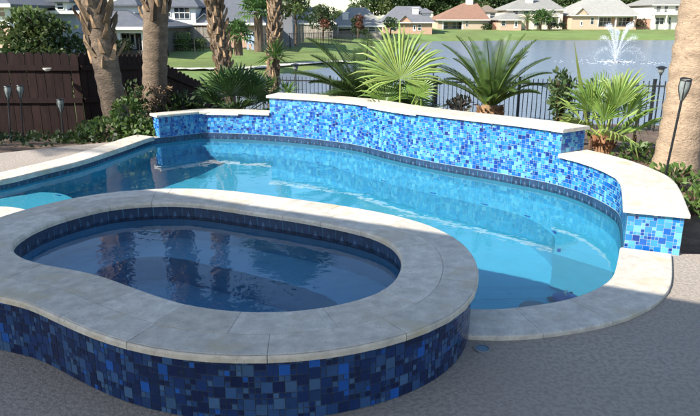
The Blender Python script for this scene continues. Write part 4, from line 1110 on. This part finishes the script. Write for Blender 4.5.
# thin metal fence along the left bank
def mfence(label, y0, pts_, h, step):
    ps = [PD(u, v, y) for u, v, y in pts_]; t = thing('garden_fence', label, 'fence', ps[0]); o = ps[0]
    for i in range(len(ps)-1):
        a, b = ps[i]-o, ps[i+1]-o; L = (b-a).length; n = int(L/step); mb = MB()
        for k in range(n+1):
            c = a.lerp(b, k/n); w = .03; mb.box(c.x-w, c.x+w, c.y-w, c.y+w, c.z-.3, c.z+h)
        mb.build('posts', M['iron'], t)
        mb = MB(); q = Vector((0, .02, 0)); z = UP*.02
        for zz in (h-.08, h*.5):
            A = a+UP*zz; B = b+UP*zz; mb.add([A-q-z, A+q-z, A+q+z, A-q+z, B-q-z, B+q-z, B+q+z, B-q+z], [(0,1,2,3), (7,6,5,4), (0,4,5,1), (1,5,6,2), (2,6,7,3), (3,7,4,0)])
        mb.build('rail', M['iron'], t)
mfence('thin black metal fence crossing the lawn before the crepe myrtle', 0, [(262, 47, 62), (290, 45.5, 66), (330, 42.5, 78), (352, 39, 92)], 1.2, .55)
mfence('sparse dark post fence on the left lawn before the round shrubs', 0, [(140, 52, 52), (168, 52, 52.5), (220, 49.5, 56)], 1.1, 2.1)
# pale blue garden chairs
def gchair(label, u, y):
    b = PD(u, 48.5, y); t = thing('garden_chair', label, 'chair', b, group='pale blue garden chairs'); C = (.38,.45,.58)
    mb = MB(); mb.box(-.28,.28,-.28,.28,.42,.47,C); mb.build('seat', M['plastic'], t)
    mb = MB(); mb.box(-.28,.28,.24,.3,.47,1.15,C); mb.build('backrest', M['plastic'], t)
    for sx in (-1,1):
        mb = MB(); mb.box(sx*.28-.03,sx*.28+.03,-.28,.24,.64,.68,C); mb.build('armrest', M['plastic'], t)
        for sy in (-1,1):
            mb = MB(); mb.box(sx*.26-.03,sx*.26+.03,sy*.25-.03,sy*.25+.03,-.1,.42,C); mb.build('leg', M['plastic'], t)
gchair('left one of two pale blue garden chairs at the dark roofed house', 251, 58)
gchair('right one of two pale blue garden chairs at the dark roofed house', 255, 58.6)

# ------------------------------------------------------------------ fountain
b = P(615, 62.5, LZ)
ft = thing('lake_fountain', 'floating fountain throwing white jets of water on the lake', 'fountain', (b.x, b.y, LZ))
mb = MB(); mb.lathe([(0,.12),(.25,.12),(.55,.06),(.6,-.1)], (0,0,0), 16, (.05,.05,.06)); mb.build('float', M['plastic'], ft)
def jet(az, vr, vz, n, sp, size, seed, name='water_jet', tmax=1.0):
    rn = random.Random(seed); mb = MB(); d = Vector((math.cos(az), math.sin(az), 0)); T = 2*vz/9.8
    for _ in range(n):
        t_ = rn.random()**.8*T*tmax; s = sp*(.15+t_/T*1.5)
        p = d*vr*t_ + UP*(vz*t_-4.9*t_*t_+.1) + rdir(rn)*s*rn.random()**.7
        if p.z < 0: continue
        q = size*rn.uniform(.5, 1.4); a = rdir(rn)*q; c = rdir(rn)*q; e = rdir(rn)*q
        mb.add([p, p+a, p+c, p+e], [(0,1,2), (0,2,3), (0,3,1), (1,3,2)])
    mb.build(name, M['spray'], ft)
for az, vr, vz, n, sp_, tm_, sz in ((R(180), 1.25, 8.0, 2600, .42, .52, .030), (R(0), 1.4, 8.1, 2600, .42, .52, .030), (R(180), 2.0, 6.6, 900, .4, .6, .026), (R(0), 2.2, 6.6, 900, .4, .6, .026), (R(80), .12, 7.4, 1500, .28, .5, .028), (R(185), .45, 7.6, 1200, .3, .5, .028),
        (R(190), 2.3, 5.0, 600, .30, 1, .020), (R(-10), 2.6, 5.2, 600, .30, 1, .020), (R(170), 3.6, 4.2, 360, .30, 1, .017), (R(10), 4.2, 4.3, 360, .30, 1, .017), (R(60), 2.8, 4.6, 200, .15, 1, .02), (R(240), 2.8, 4.6, 200, .15, 1, .02), (R(-60), 2.8, 4.6, 200, .15, 1, .02), (R(120), 2.8, 4.6, 200, .15, 1, .02)):
    jet(az, vr, vz, n, sp_, sz, int(az*100)+n, tmax=tm_)
rn = random.Random(4); mb = MB()
for _ in range(260):
    a = rn.uniform(0, 6.28); r = rn.choice([rn.uniform(0, 1.4), rn.uniform(0, 1.4), rn.uniform(0, 1.8), rn.uniform(2.5, 4.6)]); p = Vector((math.cos(a)*r*1.25, math.sin(a)*r, .02+rn.random()*.1))
    s = rn.uniform(.03, .09); mb.add([p-Vector((s*2,0,0)), p-Vector((0,s,0)), p+Vector((s*2,0,0)), p+Vector((0,s,.03))], [(0,1,2,3)])
mb.build('foam_ring', M['spray'], ft)

# ------------------------------------------------------------------ unseen patio roof, added behind the camera to cast the foreground shade
SUN = Vector((1.06, .77, -1)).normalized()
hr = 3.0; sc_c = Vector((-1.99, 4.90, SPA_T)); cor = sc_c - SUN*((sc_c.z-hr)/SUN.z)
t = thing('added_shade_cover', 'unseen white cover on posts, added behind the viewpoint to shade the near deck', 'patio cover', (cor.x, cor.y, 0), R(-26.57))
mb = MB(); mb.box(0, 8.6, -3.7, 0, hr, hr+.15, (1,1,1)); mb.build('roof', M['white'], t)
mb = MB(); mb.box(.02, 8.58, -.2, -.03, hr-.22, hr-.004, (1,1,1)); mb.build('beam', M['frame'], t)
for x in (.3, 8.3):
    mb = MB(); mb.box(x-.1, x+.1, -.215, -.02, 0, hr-.222, (1,1,1)); mb.build('post', M['frame'], t)
for x in (.3, 8.3):
    mb = MB(); mb.box(x-.1, x+.1, -3.68, -3.48, 0, hr-.002, (1,1,1)); mb.build('post', M['frame'], t)

# ------------------------------------------------------------------ world, sun, camera
wd = bpy.data.worlds.new('World'); sc.world = wd; wd.use_nodes = True
nt = wd.node_tree; bg = nt.nodes['Background']; sky = nt.nodes.new('ShaderNodeTexSky')
sky.sky_type = 'NISHITA'; sky.sun_disc = False
el = math.asin(-SUN.z); sky.sun_elevation = el; sky.sun_rotation = math.atan2(-SUN.x, -SUN.y)
sky.air_density = 1.0; sky.dust_density = .6; sky.ozone_density = 1.6
nt.links.new(sky.outputs[0], bg.inputs[0]); bg.inputs[1].default_value = .125
sl = bpy.data.lights.new('sun', 'SUN'); sl.energy = 5.0; sl.angle = R(.53); sl.color = (1, .94, .85)
so = bpy.data.objects.new('sun', sl); COL.objects.link(so); so.rotation_mode = 'QUATERNION'
so.rotation_quaternion = Vector((0, 0, -1)).rotation_difference(SUN)
so.location = (-10, -8, 20)
CAUS = True
if CAUS:
    sl.cycles.is_caustics_light = True
    for o in bpy.data.objects:
        if o.name in ('pool_water', 'hot_tub_water'): o.cycles.is_caustics_caster = True
        if o.name.split('.')[0] in ('basin', 'bench', 'entry_ledge', 'marker_tile', 'pool_side_face', 'shell', 'floor_drain', 'waterline_tile', 'mosaic_face'): o.cycles.is_caustics_receiver = True
cam = bpy.data.cameras.new('camera'); co = bpy.data.objects.new('camera', cam); COL.objects.link(co)
co.location = (0, 0, EYE); co.rotation_euler = (R(90)-TH, 0, 0); cam.sensor_width = 36; cam.lens = 36*F/700
cam.clip_start = .05; cam.clip_end = 6000; sc.camera = co
sc.render.engine = 'CYCLES'
sc.cycles.use_denoising = True; sc.cycles.max_bounces = 10; sc.cycles.transmission_bounces = 6; sc.cycles.transparent_max_bounces = 12
sc.cycles.caustics_refractive = True; sc.cycles.caustics_reflective = False; sc.cycles.blur_glossy = .5; sc.cycles.sample_clamp_indirect = 6
sc.view_settings.view_transform = 'Standard'; sc.view_settings.look = 'None'; sc.view_settings.exposure = .95; sc.view_settings.gamma = 1
